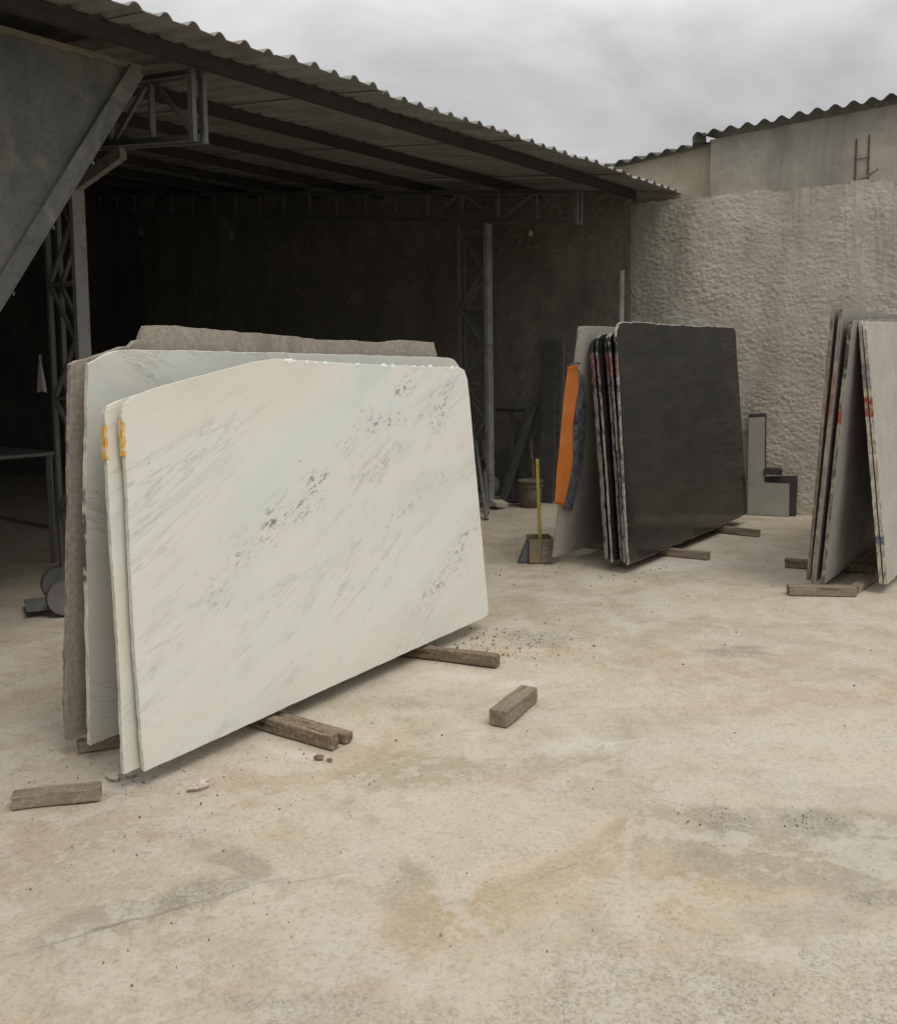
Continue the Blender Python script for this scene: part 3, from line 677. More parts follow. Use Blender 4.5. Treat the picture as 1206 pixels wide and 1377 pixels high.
# ================================================================== slabs
def refine(pts, step, amp, seed, sharp):
    out = []; n = len(pts)
    for i in range(n):
        a, b = Vector(pts[i]), Vector(pts[(i+1) % n]); L = (b-a).length; m_ = max(1, int(L/step)); d = (b-a)/max(L, 1e-6); no = Vector((d.y, -d.x))
        for j in range(m_):
            p = a.lerp(b, j/m_); q = p
            if j > 0 or not sharp: q = p + no*amp*(nzf((p.x*9+seed, p.y*9, seed), 3)+.6*nz(p.x*37, p.y*37, seed))
            out.append(q)
    return out
def slab(name, label, origin, ang, lean, outline, thick, face, edge, group, amp=.003, step=.03, off=0, shift=0, cham=.002, cat='stone slab', pos=None):
    """outline in metres: (along the foot, up the face). off = distance in front of the reference plane"""
    a = R(ang); ev = Vector((math.cos(a), math.sin(a), 0)); n = Vector((math.sin(a), -math.cos(a), 0))
    o = Vector(origin) + n*off + ev*shift
    pts = refine(outline, step, amp, len(label)*.37+off*7, True)
    # make the outline counter-clockwise seen from the front (x right, z up)
    ar = sum(pts[i].x*pts[(i+1) % len(pts)].y - pts[(i+1) % len(pts)].x*pts[i].y for i in range(len(pts)))
    if ar < 0: pts.reverse()
    N = len(pts); mb = MB()
    def inset(k, amt):
        p0, p1, p2 = pts[k-1], pts[k], pts[(k+1) % N]; d = (p2-p0)
        if d.length < 1e-6: return p1
        d.normalize(); return p1 + Vector((-d.y, d.x))*amt
    for k in range(N): q = inset(k, cham); mb.v.append(Vector((q.x, 0, q.y)))
    for k in range(N): mb.v.append(Vector((pts[k].x, cham, pts[k].y)))
    for k in range(N):
        q = inset(k, .004*(.5+nz(k*.7, 3, off))); mb.v.append(Vector((q.x, thick*.5, q.y)))
    for k in range(N): q = inset(k, .002+.006*max(0, nz(k*.53, 8, off))); mb.v.append(Vector((q.x, thick, q.y)))
    mb.face(range(N), 0); mb.face(range(4*N-1, 3*N-1, -1), 0)
    for ring in range(3):
        for k in range(N):
            k2 = (k+1) % N; A = ring*N
            mb.face((A+k, A+N+k, A+N+k2, A+k2), 1)
    ob = mb.build(name, [face, edge], None, loc=tuple(o), rot=(R(-lean), 0, a))
    tag(ob, label, cat, group); return ob

G1 = 'marble slabs of the left stack'; O1 = (-1.193, 3.38, .07)
front = [(0, 0), (.01, .52), (.035, .97), (.045, 1.12), (.05, 1.38), (.055, 1.405), (.07, 1.43), (.12, 1.46), (.22, 1.487), (.38, 1.52), (.58, 1.557), (.76, 1.593), (.91, 1.608), (1.21, 1.595), (1.62, 1.58), (2.10, 1.568), (2.47, 1.562), (2.52, 1.545), (2.545, 1.49), (2.55, 1.35), (2.56, .14), (2.56, .05), (2.545, .02), (2.49, .012), (1.2, .008)]
s1 = slab('marble_slab', 'large white veined marble slab at the very front of the left stack', O1, 56, 5, front, .022, 'marble_a', 'edge_white', G1, .0022)
w2 = [(0, 0), (.03, .5), (.045, .98), (.06, 1.25), (.068, 1.39), (.08, 1.42), (.13, 1.44), (.22, 1.462), (.5, 1.50), (.8, 1.545), (1.2, 1.56), (2.0, 1.54), (2.5, 1.52), (2.52, 1.4), (2.53, .05), (2.48, 0)]
s2_ = slab('marble_slab', 'cream white marble slab directly behind the large front marble slab', O1, 56, 5, w2, .022, 'marble_b', 'edge_white', G1, .002, off=-.047, shift=-.058)
w3 = [(0, 0), (-.012, .5), (-.02, .96), (-.012, 1.3), (-.01, 1.585), (.03, 1.602), (.10, 1.632), (.17, 1.641), (.22, 1.643), (1.2, 1.636), (2.51, 1.622), (2.60, 1.61), (2.66, 1.57), (2.68, 1.5), (2.68, .05), (2.6, 0)]
s3 = slab('marble_slab', 'grey white marble slab with black smudged left edge, third of the left stack', O1, 56, -4, w3, .024, 'marble_c', 'edge_white_dark', G1, .004, off=-.399, shift=.036)
brown = [(0, 0), (-.012, .16), (-.008, .5), (0, .95), (-.004, 1.3), (0, 1.585), (.03, 1.60), (.10, 1.617), (.24, 1.66), (.275, 1.662), (.30, 1.685), (.325, 1.69), (.335, 1.72), (.352, 1.752), (.49, 1.755), (.79, 1.743), (1.29, 1.728), (1.45, 1.715), (1.77, 1.718), (1.95, 1.708), (2.18, 1.73), (2.52, 1.722), (2.56, 1.65), (2.6, .05), (2.55, 0)]
s4 = slab('stone_slab', 'taupe brown rough stone slab at the back of the left stack', O1, 56, -5, brown, .028, 'brown_stone', 'brown_edge', G1, .004, .02, off=-.52, shift=.014)
def tape(parent, z0, z1, x, dx, thick):
    mb = MB(); n = 14
    for j in range(n+1):
        z = z0+(z1-z0)*j/n; xx = x+dx*j/n; jag = .007*nz(z*41, x*9, 3)
        for (px, py) in ((.009, -.0016), (-.0035, -.0016), (-.0035, thick+.001), (.008, thick+.001)): mb.v.append(Vector((xx+px+(jag if px > 0 else 0), py, z)))
    for j in range(n):
        for i in range(3): a = j*4+i; mb.face((a, a+1, a+5, a+4)); 
    return mb.build('paint_mark', 'tape', parent)
tape(s1, 1.225, 1.365, .0455, .004, .022); tape(s2_, 1.215, 1.345, .056, .006, .022)
# white chips broken out of the upper arris of the front slab
rc = random.Random(5)
for x in [.98, 1.0, 1.04, 1.12, 1.18, 1.25, 1.30, 1.50, 1.66, 1.72, 1.80, 1.92, 2.0, 2.08, 2.16, 2.24, 2.31, 2.38, 2.44]:
    zt = 1.606-(x-.91)*.0415 if x < 1.3 else 1.59-(x-1.3)*.024
    if x > 1.3: zt = 1.5895-(x-1.3)*.0235
    mb = MB(); r_ = .009+.015*rc.random()**2; n = 7
    mb.v.append(Vector((x, -.004, zt-.004)))
    for k2 in range(n):
        a = 2*math.pi*k2/n; rr_ = r_*(.6+.6*rc.random()); mb.v.append(Vector((x+rr_*1.3*math.cos(a), -.0008, zt-.006+rr_*math.sin(a)*.75)))
    for k2 in range(n): mb.face((0, 1+(k2+1) % n, 1+k2))
    mb.build('edge_chip', 'chip', s1)

G2 = 'black granite slabs of the middle stack'; O2 = (1.397, 6.956, .07)
dark = [(0, 0), (.01, .64), (.03, 1.5), (.04, 1.82), (.055, 1.855), (.09, 1.89), (.14, 1.908), (.2, 1.914), (.62, 1.925), (1.08, 1.918), (1.6, 1.93), (2.2, 1.94), (2.66, 1.95), (2.715, 1.935), (2.735, 1.90), (2.75, 1.2), (2.76, .58), (2.78, .06), (2.75, .03), (2.0, .01)]
slab('granite_slab', 'polished black granite slab at the front of the middle stack', O2, 53, 4, dark, .022, 'black', 'black_edge0', G2, .008, .018, cham=.007)
ordn = ['second from the front of', 'third from the front of', 'fourth from the front of', 'fifth from the front of', 'sixth from the front of']
for i in range(5):
    df = [(-.0, 0), (.0, .6), (-.01, 1.2), (-.03, 1.74-.012*i), (-.01, 1.80-.012*i), (.05, 1.835-.012*i), (.4, 1.85), (1.2, 1.85-.01*i), (2.5, 1.86), (2.6, 1.8), (2.66, .1), (2.6, 0)]
    slab('granite_slab', 'black granite slab with light sawn edge, %s the middle stack' % ordn[i], O2, 53, 4, df, .021, 'black', 'black_edge%d' % (i+1), G2, .004, .03, off=-.048*(i+1)-(.012 if i % 2 else 0), shift=[.05, .11, .02, .06, .10][i])
beige = [(0, 0), (-.01, .9), (-.03, 1.86), (-.02, 1.89), (.3, 1.90), (1.2, 1.905), (2.4, 1.90), (2.42, .02), (2.0, 0)]
OB = Vector(O2) + Vector((math.cos(R(53)), math.sin(R(53)), 0))*-.074 + Vector((math.sin(R(53)), -math.cos(R(53)), 0))*-.627
slab('stone_slab', 'beige stone slab leaning at the back of the middle stack, orange tarpaulin on its edge', OB, 53, -8, beige, .024, 'beige', 'beige_edge', 'stone slabs of the middle stack', .002)

def cloth(name, mat, outl_l, outl_r, y, n, mcols, amp, label, cat, seed, thick=.003, fq=1):
    """wrinkled sheet between a left and a right polyline (s, t) on the beige slab's plane"""
    mb = MB(); 
    def at(pl, u):
        u *= len(pl)-1; i = min(int(u), len(pl)-2); k2 = u-i; return (pl[i][0]+(pl[i+1][0]-pl[i][0])*k2, pl[i][1]+(pl[i+1][1]-pl[i][1])*k2)
    for side in (0, 1):
        for j in range(n+1):
            l, r_ = at(outl_l, j/n), at(outl_r, j/n)
            for i in range(mcols+1):
                x = l[0]+(r_[0]-l[0])*i/mcols; z = l[1]+(r_[1]-l[1])*i/mcols
                yy = y - amp*(.5+.5*nzf((x*6*fq+seed, z*3*fq, seed), 3)) - amp*.6*abs(nz(x*18*fq, z*5*fq+x*7, seed)) + side*thick
                mb.v.append(Vector((x, yy, z)))
    W = mcols+1; B = (n+1)*W
    for j in range(n):
        for i in range(mcols):
            a = j*W+i; mb.face((a, a+W, a+W+1, a+1)); mb.face((B+a, B+a+1, B+a+W+1, B+a+W))
    ring = [i for i in range(W)] + [j*W+mcols for j in range(1, n+1)] + [n*W+i for i in range(mcols-1, -1, -1)] + [j*W for j in range(n-1, 0, -1)]
    for k2 in range(len(ring)): a, b = ring[k2], ring[(k2+1) % len(ring)]; mb.face((a, b, B+b, B+a))
    ob = mb.build(name, mat, loc=tuple(OB), rot=(R(8), 0, R(53)), smooth=True); tag(ob, label, cat); return ob
tarp = cloth('orange_tarpaulin', 'orange', [(-.215, 1.585), (-.21, 1.2), (-.19, .8), (-.165, .49)], [(-.07, 1.61), (.0, 1.42), (-.02, 1.1), (.04, .86), (.055, .78), (.0, .44)], -.03, 44, 14, .009, 'bright orange tarpaulin strip hanging on the edge of the beige slab', 'tarpaulin', 3)
MB().tube([(-.23, -.05, 1.585), (-.14, -.066, 1.612), (-.06, -.05, 1.605), (-.02, -.02, 1.595)], .008, 6).build('cord', 'steel_dark', tarp)
cloth('plastic_sheet', 'plastic', [(-.02, 1.56), (.02, 1.2), (.03, .8), (.02, .42)], [(.08, 1.5), (.2, 1.2), (.24, .8), (.18, .38)], -.012, 70, 24, .018, 'crumpled blue grey plastic sheet hanging beside the orange tarpaulin', 'plastic sheet', 9, fq=3.2)

G3 = 'granite slabs of the right stack'; O3 = (2.642, 6.264, .07)
gr = [(0, 0), (.03, .9), (.08, 1.82), (.10, 1.85), (.7, 1.88), (1.57, 1.92), (2.5, 1.93), (2.6, 1.85), (2.6, .05), (2.5, 0)]
slab('granite_slab', 'grey granite slab with red crayon on its edge, frontmost of the three leaning right', O3, 53, -4, gr, .026, 'grey', 'grey_edge', G3, .006, .03)
gr2 = [(0, 0), (.04, .9), (.09, 1.93), (.5, 1.945), (1.9, 1.97), (2.6, 1.96), (2.6, .03), (2.5, 0)]
slab('granite_slab', 'grey granite slab in the middle of the three leaning right', O3, 53, -4, gr2, .024, 'grey', 'grey_edge2', G3, .003, .03, off=-.06, shift=-.04)
gr1 = [(0, 0), (0, .9), (0, 1.94), (.5, 1.95), (2.1, 1.965), (2.55, 1.95), (2.55, .03), (2.5, 0)]
slab('granite_slab', 'outermost left thin grey slab of the right stack, against the wall side', O3, 53, -4, gr1, .024, 'grey', 'grey_edge2', G3, .003, .03, off=-.111, shift=.035)
OP = (3.066, 6.218, .07)
pa = [(0, 0), (.0, .9), (-.01, 1.80), (.01, 1.84), (.4, 1.862), (1.08, 1.885), (2.6, 1.89), (2.65, 1.8), (2.65, .03), (2.6, 0)]
slab('granite_slab', 'pale speckled granite slab with chipped edge at the right frame border', OP, 53, 5.5, pa, .024, 'pale', 'pale_edge', G3, .006, .02)
pb = [(0, 0), (.0, .9), (.01, 1.82), (.03, 1.855), (.4, 1.865), (1.08, 1.88), (2.6, 1.89), (2.65, 1.8), (2.65, .03), (2.6, 0)]
slab('granite_slab', 'pale granite slab sandwiched right behind the chipped pale slab', OP, 53, 5.5, pb, .022, 'pale', 'pale_edge', G3, .006, .02, off=-.034)

# ================================================================== timber
def beam(name, label, p0, p1, wd, ht, z0=0, mat='wood', seed=0, group='timber bearers under the slabs', cat='wood beam', splinter=.012):
    p0, p1 = Vector((*p0, 0)), Vector((*p1, 0)); d = p1-p0; L = d.length; a = math.atan2(d.y, d.x); mb = MB(); n = max(6, int(L/.05))
    prof = []
    for (sy, sz) in ((-.5, 0), (-.5, .5), (-.5, 1), (0, 1), (.5, 1), (.5, .5), (.5, 0), (0, 0)):
        prof.append((sy, sz))
    for j in range(n+1):
        for q, (sy, sz) in enumerate(prof):
            x = L*j/n
            if j in (0, n): x += splinter*nz(q*2.3+seed, j, 4)*(1 if j else -1)
            jt = .007
            y = sy*wd*(1-.0) + jt*nz(x*5+seed, q*3, 1); z = sz*ht*(.94+.06*nz(x*2+seed, 2, q)) + (jt*nz(x*5+seed, q*3, 7) if sz > 0 else 0)
            mb.v.append(Vector((x, y, z)))
    for j in range(n):
        for q in range(8): a0 = j*8+q; b0 = j*8+(q+1) % 8; mb.face((a0, b0, b0+8, a0+8))
    mb.face(list(range(8))[::-1]); mb.face([n*8+q for q in range(8)])
    ob = mb.build(name, mat, loc=(p0.x, p0.y, z0), rot=(0, 0, a)); bevel(ob, .003, 1)
    tag(ob, label, cat, group); return ob
D1 = Vector((-.829, .559))
def along(p, L): return (p[0]+D1.x*L, p[1]+D1.y*L)
beam('timber_bearer', 'split brown timber sticking out under the middle of the front marble slab', (-.50, 3.735), along((-.50, 3.735), 1.15), .05, .066, 0, 'wood_dark', 1)
beam('timber_bearer', 'shorter timber lying against the split one under the front marble slab', (-.45, 3.80), along((-.45, 3.80), 1.1), .05, .045, 0, 'wood_dark', 2)
beam('timber_bearer', 'dark timber sticking out under the right end of the front marble slab', (.255, 4.785), (-.80, 5.25), .062, .066, 0, 'wood_dark', 3)
beam('timber_bearer', 'pale timber end peeking out under the left end of the grey white slab', (-1.36, 3.83), (-1.60, 3.74), .05, .05, 0, 'wood', 4)
beam('timber_offcut', 'loose grey timber lying left of the marble stack', (-1.645, 3.255), (-1.345, 3.325), .07, .052, 0, 'wood', 5, 'loose timber pieces')
ob = beam('timber_block', 'single short timber block lying alone on the open floor', (.205, 3.955), (.375, 4.265), .088, .078, 0, 'wood', 6, 'loose timber pieces', splinter=.003)
beam('timber_bearer', 'short timber sticking out under the near end of the black granite slab', (2.17, 7.45), (1.05, 8.20), .065, .068, 0, 'wood', 7)
beam('timber_bearer', 'short timber sticking out under the far end of the black granite slab', (2.94, 8.46), (1.85, 9.35), .065, .068, 0, 'wood', 8)
beam('timber_bearer', 'flat timber lying across the foot of the right stack', (2.385, 6.265), (2.83, 6.20), .09, .068, 0, 'wood', 9)
beam('timber_bearer', 'timber end poking out left beneath the right stack', (2.70, 7.16), (4.0, 6.55), .08, .068, 0, 'wood_dark', 10)
beam('timber_bearer', 'long timber running lengthwise between the slabs of the right stack', (2.86, 6.27), (3.9, 7.6), .06, .055, 0, 'wood', 11)

# ================================================================== rubble, grit
def rock(mb, c, r_, sq=(1, 1, .7), seed=0, n=1):
    import itertools
    b = len(mb.v); rings, seg = 4, 7
    for j in range(rings+1):
        th = math.pi*j/rings
        for k2 in range(seg):
            ph = 2*math.pi*k2/seg; d = Vector((math.sin(th)*math.cos(ph), math.sin(th)*math.sin(ph), math.cos(th)))
            q = r_*(.8+.45*nz(d.x*1.7+seed, d.y*1.7, d.z*1.7+seed))
            mb.v.append(Vector(c)+Vector((d.x*q*sq[0], d.y*q*sq[1], d.z*q*sq[2]+r_*sq[2]*.6)))
    for j in range(rings):
        for k2 in range(seg): a = b+j*seg+k2; d_ = b+j*seg+(k2+1) % seg; mb.face((a, a+seg, d_+seg, d_))
mb = MB(); rock(mb, (0, 0, 0), .05, (1.25, .55, .5), 3.3)
tag(mb.build('stone_fragment', 'paleblock', loc=(-.985, 3.385, -.004), rot=(0, 0, .6)), 'white oblong stone fragment on the floor below the marble slab', 'stone', 'loose stones')
for i, (dx, dy, s_) in enumerate(((0, 0, .03), (.05, .03, .026), (-.035, .015, .018))):
    mb = MB(); rock(mb, (0, 0, 0), s_, (1.1, .9, .8), i*4.1)
    tag(mb.build('stone_fragment', 'paleblock', loc=(-1.345+dx, 3.475+dy, -.003), rot=(0, 0, i)), ('largest pale rubble lump', 'middle pale rubble lump', 'smallest pale rubble lump')[i]+' beside the foot of the cream slab', 'stone', 'loose stones')
for i, (x, y, s_) in enumerate(((-.56, 3.64, .022), (-.51, 3.62, .013))):
    mb = MB(); rock(mb, (0, 0, 0), s_, (1.5, .8, .6), 20+i*3)
    tag(mb.build('wood_chip', 'wood_dark', loc=(x, y, -.002)), ('larger', 'smaller')[i]+' dark chip lying by the end of the split timber', 'wood chip')
rg = random.Random(11); mb = MB()
def scatter(n, cx, cy, rx, ry, smin, smax):
    for _ in range(n):
        x, y = rg.gauss(cx, rx), rg.gauss(cy, ry); s_ = smin+(smax-smin)*rg.random()**3
        b = len(mb.v); h = s_*.5
        for k2 in range(5):
            a = 2*math.pi*k2/5+rg.random(); q = s_*(.6+.5*rg.random()); mb.v.append(Vector((x+q*math.cos(a), y+q*math.sin(a), -.006)))
        for k2 in range(3):
            a = 2*math.pi*k2/3+rg.random(); q = s_*.45; mb.v.append(Vector((x+q*math.cos(a), y+q*math.sin(a), h*.45*(.6+.5*rg.random()))))
        for k2 in range(5): mb.face((b+k2, b+(k2+1) % 5, b+5+(k2*3)//5))
        mb.face((b+5, b+6, b+7)); mb.face((b+2, b+6, b+5)); mb.face((b+4, b+7, b+6)); mb.face((b, b+5, b+7))
scatter(130, .42, 5.25, .22, .16, .003, .014); scatter(60, .15, 5.0, .3, .1, .003, .009)
scatter(22, .94, 3.10, .07, .05, .002, .006); scatter(22, 1.28, 3.06, .06, .05, .002, .006)
scatter(90, -.8, 3.6, .5, .3, .002, .007); scatter(60, 1.0, 3.2, 1.6, .9, .001, .004); scatter(80, .2, 2.5, 1.2, .35, .001, .0035)
scatter(70, 1.5, 5.6, 1.5, 1.0, .003, .009); scatter(60, -1.35, 3.5, .2, .12, .002, .008); scatter(40, -.75, 2.75, .5, .3, .002, .006)
scatter(60, 1.2, 7.1, .4, .3, .003, .012)
go2 = mb.build('floor_grit', 'pebble', smooth=False); tag(go2, 'loose dark grit and crumbs scattered on the floor', kind='stuff')

# ================================================================== things by the middle stack and wall
# L-shaped offcuts leaning on the yard wall
def lshape(name, label, s0, pts, thick, face, edge, lean, off, group):
    a = WA; p = wall_pt(s0, 0, off)
    ob = slab(name, label, (p.x, p.y, .0), math.degrees(a), lean, pts, thick, face, edge, group, .001, .08, cat='stone offcut')
    return ob
LS = [(0, 0), (0, 1.06), (.17, 1.07), (.175, .36), (.43, .355), (.43, 0)]
MT['greenish'] = m_plain_stone('greenish_grey_stone', (.31, .305, .26), (.35, .345, .295), (.39, .38, .33), .65, 5, 90)
p = wall_pt(1.30, 0, .16)
slab('stone_offcut', 'greenish grey stone piece cut to an L leaning on the yard wall', (p.x, p.y, 0), -22, 4, LS, .02, 'greenish', 'steel_dark', 'stone offcuts by the wall', .0008, .1, cat='stone offcut')
L2 = [(0.02, 0), (.02, 1.1), (.20, 1.105), (.205, .42), (.53, .44), (.52, 0)]
p = wall_pt(1.28, 0, .115)
slab('stone_offcut', 'black stone piece behind the greenish L piece', (p.x, p.y, 0), -22, 3, L2, .03, 'steel_dark', 'steel_dark', 'stone offcuts by the wall', .0008, .1, cat='stone offcut')
p = wall_pt(1.56, .375, .125); mb = MB().box((0, 0, .03), (.19, .045, .06)); mb.box((0, -.006, .065), (.15, .03, .02))
tag(bevel(mb.build('dark_box', 'steel_dark', loc=tuple(p+Vector((0, 0, .07))), rot=(0, 0, WA))), 'small dark block sitting on the ledge of the L shaped pieces', 'block')
# post on the corner
mb = MB(); p = wall_pt(-.10, 0, .10); mb.tube([p, p+Vector((0, 0, 1.5)), p+Vector((.015, 0, 2.72))], .035, 10)
tag(mb.build('wall_pipe', 'steel_light'), 'grey vertical pipe standing at the wall corner behind the middle stack', 'pipe')
# box with yellow stick
bx = empty('open_box', (.755, 7.50, 0), (0, 0, R(4))); bx.scale = (1.25, 1.2, 1.05); tag(bx, 'battered brown box standing left of the beige slab', 'box')
for (nm, c, s_, mt) in (('front_panel', (-.0, -.075, .095), (.16, .012, .19), 'card'), ('back_panel', (.0, .075, .10), (.16, .012, .20), 'card'), ('side_panel', (.078, 0, .098), (.012, .138, .195), 'card'), ('side_panel', (-.078, 0, .085), (.012, .138, .17), 'box_blue'), ('bottom_panel', (0, 0, .008), (.143, .137, .012), 'card')):
    bevel(MB().box(c, s_).build(nm, mt, bx), .002, 1)
mb = MB().frame_box((-.15, -.05, .0), (.06, 0, 0), (0, .05, 0), (.05, .0, .15)); mb.build('flap', 'box_blue', bx)
mb = MB().box((.025, -.086, .08), (.045, .008, .155)); mb.build('wood_strip', 'wood', bx)
mb = MB(); mb.tube([(.762, 7.50, .016), (.752, 7.51, .45), (.742, 7.52, .86)], .015, 8)
tag(mb.build('yellow_stick', 'yellow'), 'yellow stick standing upright in the battered brown box', 'stick')
# boards and tools against the shed back wall
def bwp(ins_m, off, z=0):   # metres from the corner along the back wall, off the wall
    q = Vector((WC[0], WC[1], 0)) + nl*ins_m - e*off; return Vector((q.x, q.y, z))
def board(name, label, p0, p1, wd, th, mat, cat='board'):
    mb = MB().bar(p0, p1, wd, th, -e); tag(bevel(mb.build(name, mat), .004, 1), label, cat)
board('stone_strip', 'tall dark stone strip leaning on the shed back wall beside the orange tarpaulin', bwp(1.02, .22), bwp(1.04, .05, 1.95), .21, .022, 'strip')
board('stone_strip', 'narrow grey strip standing right of the tall dark strip', bwp(.83, .2), bwp(.85, .06, 1.93), .03, .02, 'steel')
board('plank', 'dusty grey plank leaning crookedly against the shed back wall', bwp(1.50, .45), bwp(1.28, .1, 1.15), .10, .025, 'strip', 'plank')
board('plank', 'thin reddish batten propped behind the bucket', bwp(1.05, .40), bwp(1.30, .12, .75), .035, .02, 'wood_dark', 'plank')
st_ = empty('tool_stand', tuple(bwp(1.45, .3))); tag(st_, 'dark T shaped stand by the shed back wall', 'stand')
MB().bar((0, 0, .02), (0, 0, 1.1), .04, .04).build('post', 'steel_dark', st_)
MB().bar(tuple(nl*-.22+Vector((0, 0, 1.12))), tuple(nl*.22+Vector((0, 0, 1.12))), .05, .04).build('crossbar', 'steel_dark', st_)
MB().box((0, 0, .01), (.3, .3, .02), EA).build('foot', 'steel_dark', st_)
bk = empty('bucket', tuple(bwp(1.0, .58))); tag(bk, 'dusty tan bucket on the floor under the tall dark strip', 'bucket')
MB().lathe([(.0, .0), (.12, 0), (.135, .15), (.148, .30), (.155, .305), (.152, .315), (.142, .31), (.115, .02), (0, .02)], n=24).build('body', 'bucket', bk, smooth=True)
MB().tube([(.155*math.cos(a), .155*math.sin(a), .25+.0*a) for a in [2*math.pi*i/24 for i in range(25)]], .006, 6).build('rim', 'bucket', bk)
mb = MB()
for L_ in range(5):
    pts = [((.16+.015*nz(L_, 1, 1))*math.cos(a)+.02*nz(a, L_, 2), .03*L_-.06+.02*nz(a*1.3, L_, 5), .17+(.15+.02*nz(L_, 4, 4))*math.sin(a)) for a in [2*math.pi*i/28 for i in range(29)]]
    mb.tube(pts, .008, 6, cap=False)
cl = mb.build('wire_coil', 'steel_light', loc=tuple(bwp(1.78, .42)), rot=(0, 0, R(-30)), smooth=True); tag(cl, 'coil of grey wire on the floor next to the far column', 'wire coil')
mb = MB().box((0, 0, .035), (.18, .12, .05)); o_ = bevel(mb.build('paver', 'paleblock', loc=(.57, 10.42, 0), rot=(.25, .1, .7))); tag(o_, 'pale paver lying tilted at the foot of the far column', 'paver'); o_.location.z = .03
for i, (p0, p1, lab) in enumerate((((.40, 9.62, 0), (.30, 10.95, .95), 'thin grey bar leaning towards the far column, nearer one'), ((.43, 10.05, 0), (.42, 11.1, .75), 'thin grey bar leaning towards the far column, farther one'))):
    tag(MB().tube([p0, p1], .022, 8).build('steel_bar', 'steel'), lab, 'bar')

# ================================================================== lamps in the shed
for (ins, lab) in ((6.4, 'unlit hanging lamp under the far truss, nearer the middle'), (8.7, 'unlit hanging lamp under the far truss, deeper to the left')):
    p = sp(5.5, ins, roof_z(ins)-.50); lm = empty('hanging_lamp', tuple(p)); tag(lm, lab, 'lamp', 'lamps hanging in the shed')
    MB().tube([(0, 0, .0), (0, 0, -.14)], .012, 6).build('cord', 'steel_dark', lm)
    MB().lathe([(.02, -.12), (.03, -.15), (.05, -.2), (.065, -.30), (.06, -.30), (.045, -.2), (.0, -.14)], n=16).build('shade', 'steel', lm, smooth=True)
p = sp(5.6, 1.25, roof_z(1.25)-.49); lm = empty('bulb_lamp', tuple(p)); tag(lm, 'small unlit bulb hanging near the end of the far truss', 'lamp')
MB().tube([(0, 0, 0.02), (0, 0, -.06)], .006, 6).build('cord', 'steel_dark', lm)
MB().lathe([(.0, -.13), (.02, -.125), (.03, -.105), (.025, -.085), (.014, -.06), (0, -.055)], n=14).build('bulb', 'bulb', lm, smooth=True)

# ================================================================== hopper hanging under the roof, upper left
HI = .60
def hp(mm_, dins, z): return sp(mm_, HI+dins, z)
hop = empty('steel_hopper'); tag(hop, 'big stained steel hopper hanging under the shed roof at upper left', 'hopper')
def plate(name, quad, th, mat, parent, nrm):
    """plate from four corners with thickness along nrm"""
    mb = MB(); n_ = Vector(nrm)*th; N = len(quad); mb.v = [Vector(q) for q in quad] + [Vector(q)+n_ for q in quad]
    mb.face(range(N)); mb.face(range(2*N-1, N-1, -1))
    for i in range(N): j = (i+1) % N; mb.face((i, i+N, j+N, j))
    return mb.build(name, mat, parent)
TOPZ = 3.47; m_top, m_bot, ZB = .27, -1.30, 1.00
ml_top, ml_bot = -4.4, -2.9
plate('front_plate', [hp(m_top, 0, TOPZ), hp(ml_top, 0, TOPZ), hp(ml_bot, 0, ZB), hp(m_bot, 0, ZB)], .008, 'hopper', hop, nl)
plate('back_plate', [hp(m_top, 1.3, TOPZ), hp(ml_top, 1.3, TOPZ), hp(ml_bot, 1.3, ZB), hp(m_bot, 1.3, ZB)], .008, 'hopper', hop, nl)
ed = (hp(m_bot, 0, ZB)-hp(m_top, 0, TOPZ)).normalized(); en = Vector((0, 0, 1)).cross(nl); outw = ed.cross(nl).normalized()
if outw.dot(e) < 0: outw = -outw
plate('end_plate', [hp(m_top, .01, TOPZ), hp(m_top, 1.29, TOPZ), hp(m_bot, 1.29, ZB), hp(m_bot, .01, ZB)], .008, 'hopper', hop, outw)
plate('end_plate', [hp(ml_top, .01, TOPZ), hp(ml_top, 1.29, TOPZ), hp(ml_bot, 1.29, ZB), hp(ml_bot, .01, ZB)], .008, 'hopper', hop, -outw)
# folded flange down the sloping edge and rim along the top
fl0, fl1 = hp(m_top, 0, TOPZ-.01), hp(m_bot, 0, ZB)
mb = MB().frame_box(fl0 - nl*.05 - outw*.03, fl1-fl0, outw*.085, nl*.045); mb.frame_box(fl0 - nl*.05+outw*.056, fl1-fl0, outw*.010, nl*.12)
mb.build('flange', 'hopper_edge', hop)
mb = MB().frame_box(hp(m_top+.06, -.02, TOPZ-.012), e*(ml_top-m_top-.1), nl*.03, (0, 0, .035)); mb.build('rim', 'hopper_rim', hop)
mb = MB().frame_box(hp(m_top+.06, 1.3, TOPZ-.012), e*(ml_top-m_top-.1), nl*.03, (0, 0, .035)); mb.build('rim', 'hopper_rim', hop)
for u in (.30, .52, .73):
    p = fl0.lerp(fl1, u*.75)+outw*.066; MB().tube([p+outw*.0, p+outw*.02+Vector((0, 0, .006)), p+outw*.03, p+outw*.022-Vector((0, 0, .012))], .006, 6).build('hook', 'steel_light', hop)
for (m_, d_) in ((-.62, .03), (-3.6, .03), (-.62, 1.27), (-3.6, 1.27)):
    ins = HI+d_; MB().tube([hp(m_, d_, TOPZ-.02), hp(m_, d_, roof_z(ins)+.0)], .009, 6).build('hanger_rod', 'steel', hop)

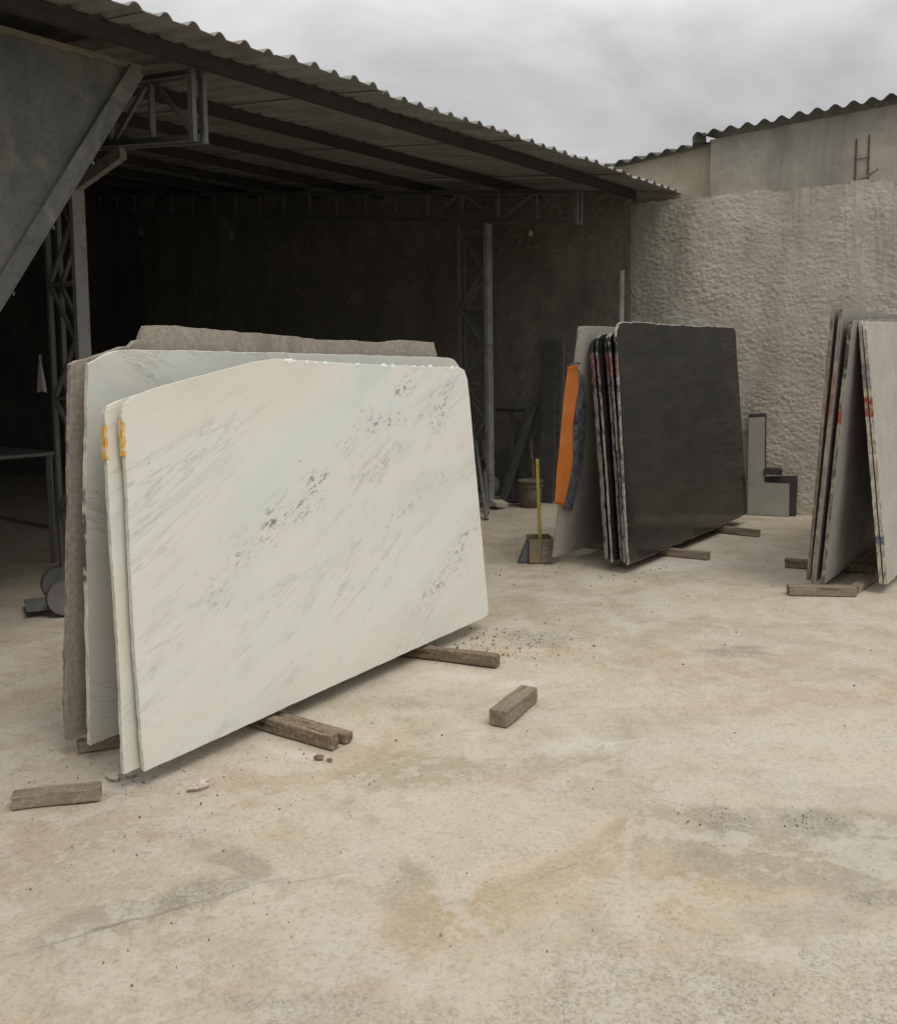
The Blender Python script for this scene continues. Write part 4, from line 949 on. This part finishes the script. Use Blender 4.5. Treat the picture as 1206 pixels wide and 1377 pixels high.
# ================================================================== dark workshop things at left
wb = empty('work_bench'); tag(wb, 'dark steel work bench in the shade of the shed at far left', 'bench')
c0 = Vector((-3.95, 7.55, 0)); wx, wy = -nl, e
def wbp(a, b, z): return c0 + nl*a + e*b + Vector((0, 0, z))
mb = MB().frame_box(wbp(-.35, -.5, .93), nl*2.0, e*1.0, (0, 0, .03)); bevel(mb.build('bench_top', 'steel', wb))
for (a, b) in ((-.3, -.45), (-.3, .45), (1.6, -.45), (1.6, .45)): MB().bar(wbp(a, b, 0), wbp(a, b, .93), .04, .04).build('leg', 'steel', wb)
for b in (-.45, .45): MB().bar(wbp(-.3, b, .30), wbp(1.6, b, .30), .03, .03).build('rail', 'steel', wb)
MB().frame_box(wbp(.3, -.3, .962), nl*.7, e*.5, (0, 0, .35)).build('machine_body', 'steel_dark', wb)
# hand trolley
tr = empty('hand_trolley', (-2.58, 5.95, 0), (0, 0, R(28))); tag(tr, 'grey hand trolley parked behind the marble stack at left', 'trolley')
for y_ in (0, .46):
    wl = MB(); n = 24
    prof = [(.035, -.022), (.085, -.026), (.118, -.026), (.127, -.015), (.127, .015), (.118, .026), (.085, .026), (.035, .022)]
    for (r_, yy) in prof:
        for k2 in range(n): a = 2*math.pi*k2/n; wl.v.append(Vector((r_*math.cos(a), yy, r_*math.sin(a))))
    for i in range(len(prof)-1):
        for k2 in range(n): a = i*n+k2; b = i*n+(k2+1) % n; wl.face((a, b, b+n, a+n), 0 if 2 <= i <= 4 else 1)
    wl.face(range(n), 1); wl.face(range(len(prof)*n-1, (len(prof)-1)*n-1, -1), 1)
    wl.build('wheel', ['rubber', 'steel'], tr, loc=(0, y_, .127))
MB().tube([(0, 0, .127), (0, .46, .127)], .014, 8).build('axle', 'steel', tr)
for y_ in (.09, .37): MB().tube([(-.02, y_, .05), (.0, y_, .15), (.10, y_, .65), (.22, y_, 1.15)], .014, 8).build('side_tube', 'steel', tr)
for t_ in (.35, .75): MB().tube([(.0+.1*t_, .09, .15+.5*t_*1.3), (.0+.1*t_, .37, .15+.5*t_*1.3)], .011, 8).build('crossbar', 'steel', tr)
MB().frame_box((-.24, .06, .04), (.24, 0, 0), (0, .34, 0), (0, 0, .012)).build('toe_plate', 'steel', tr)
# rag hanging on the near column
mb = MB(); base = sp(.58, 2.45, 0)
for j in range(9):
    for i in range(5):
        wd = .012+.010*j; z = 1.78-.035*j; mb.v.append(base + e*(-.02) - nl*((i/4-.5)*wd*1.2) - e*(.012*math.sin(i*2.2+j*.3)) + Vector((0, 0, z-.01*abs(i-2))))
for j in range(8):
    for i in range(4): a = j*5+i; mb.face((a, a+1, a+6, a+5))
rg_ = mb.build('rag', 'rag', smooth=True); tag(rg_, 'small pale rag hanging on the near lattice column', 'rag'); sm = rg_.modifiers.new('solid', 'SOLIDIFY'); sm.thickness = .004
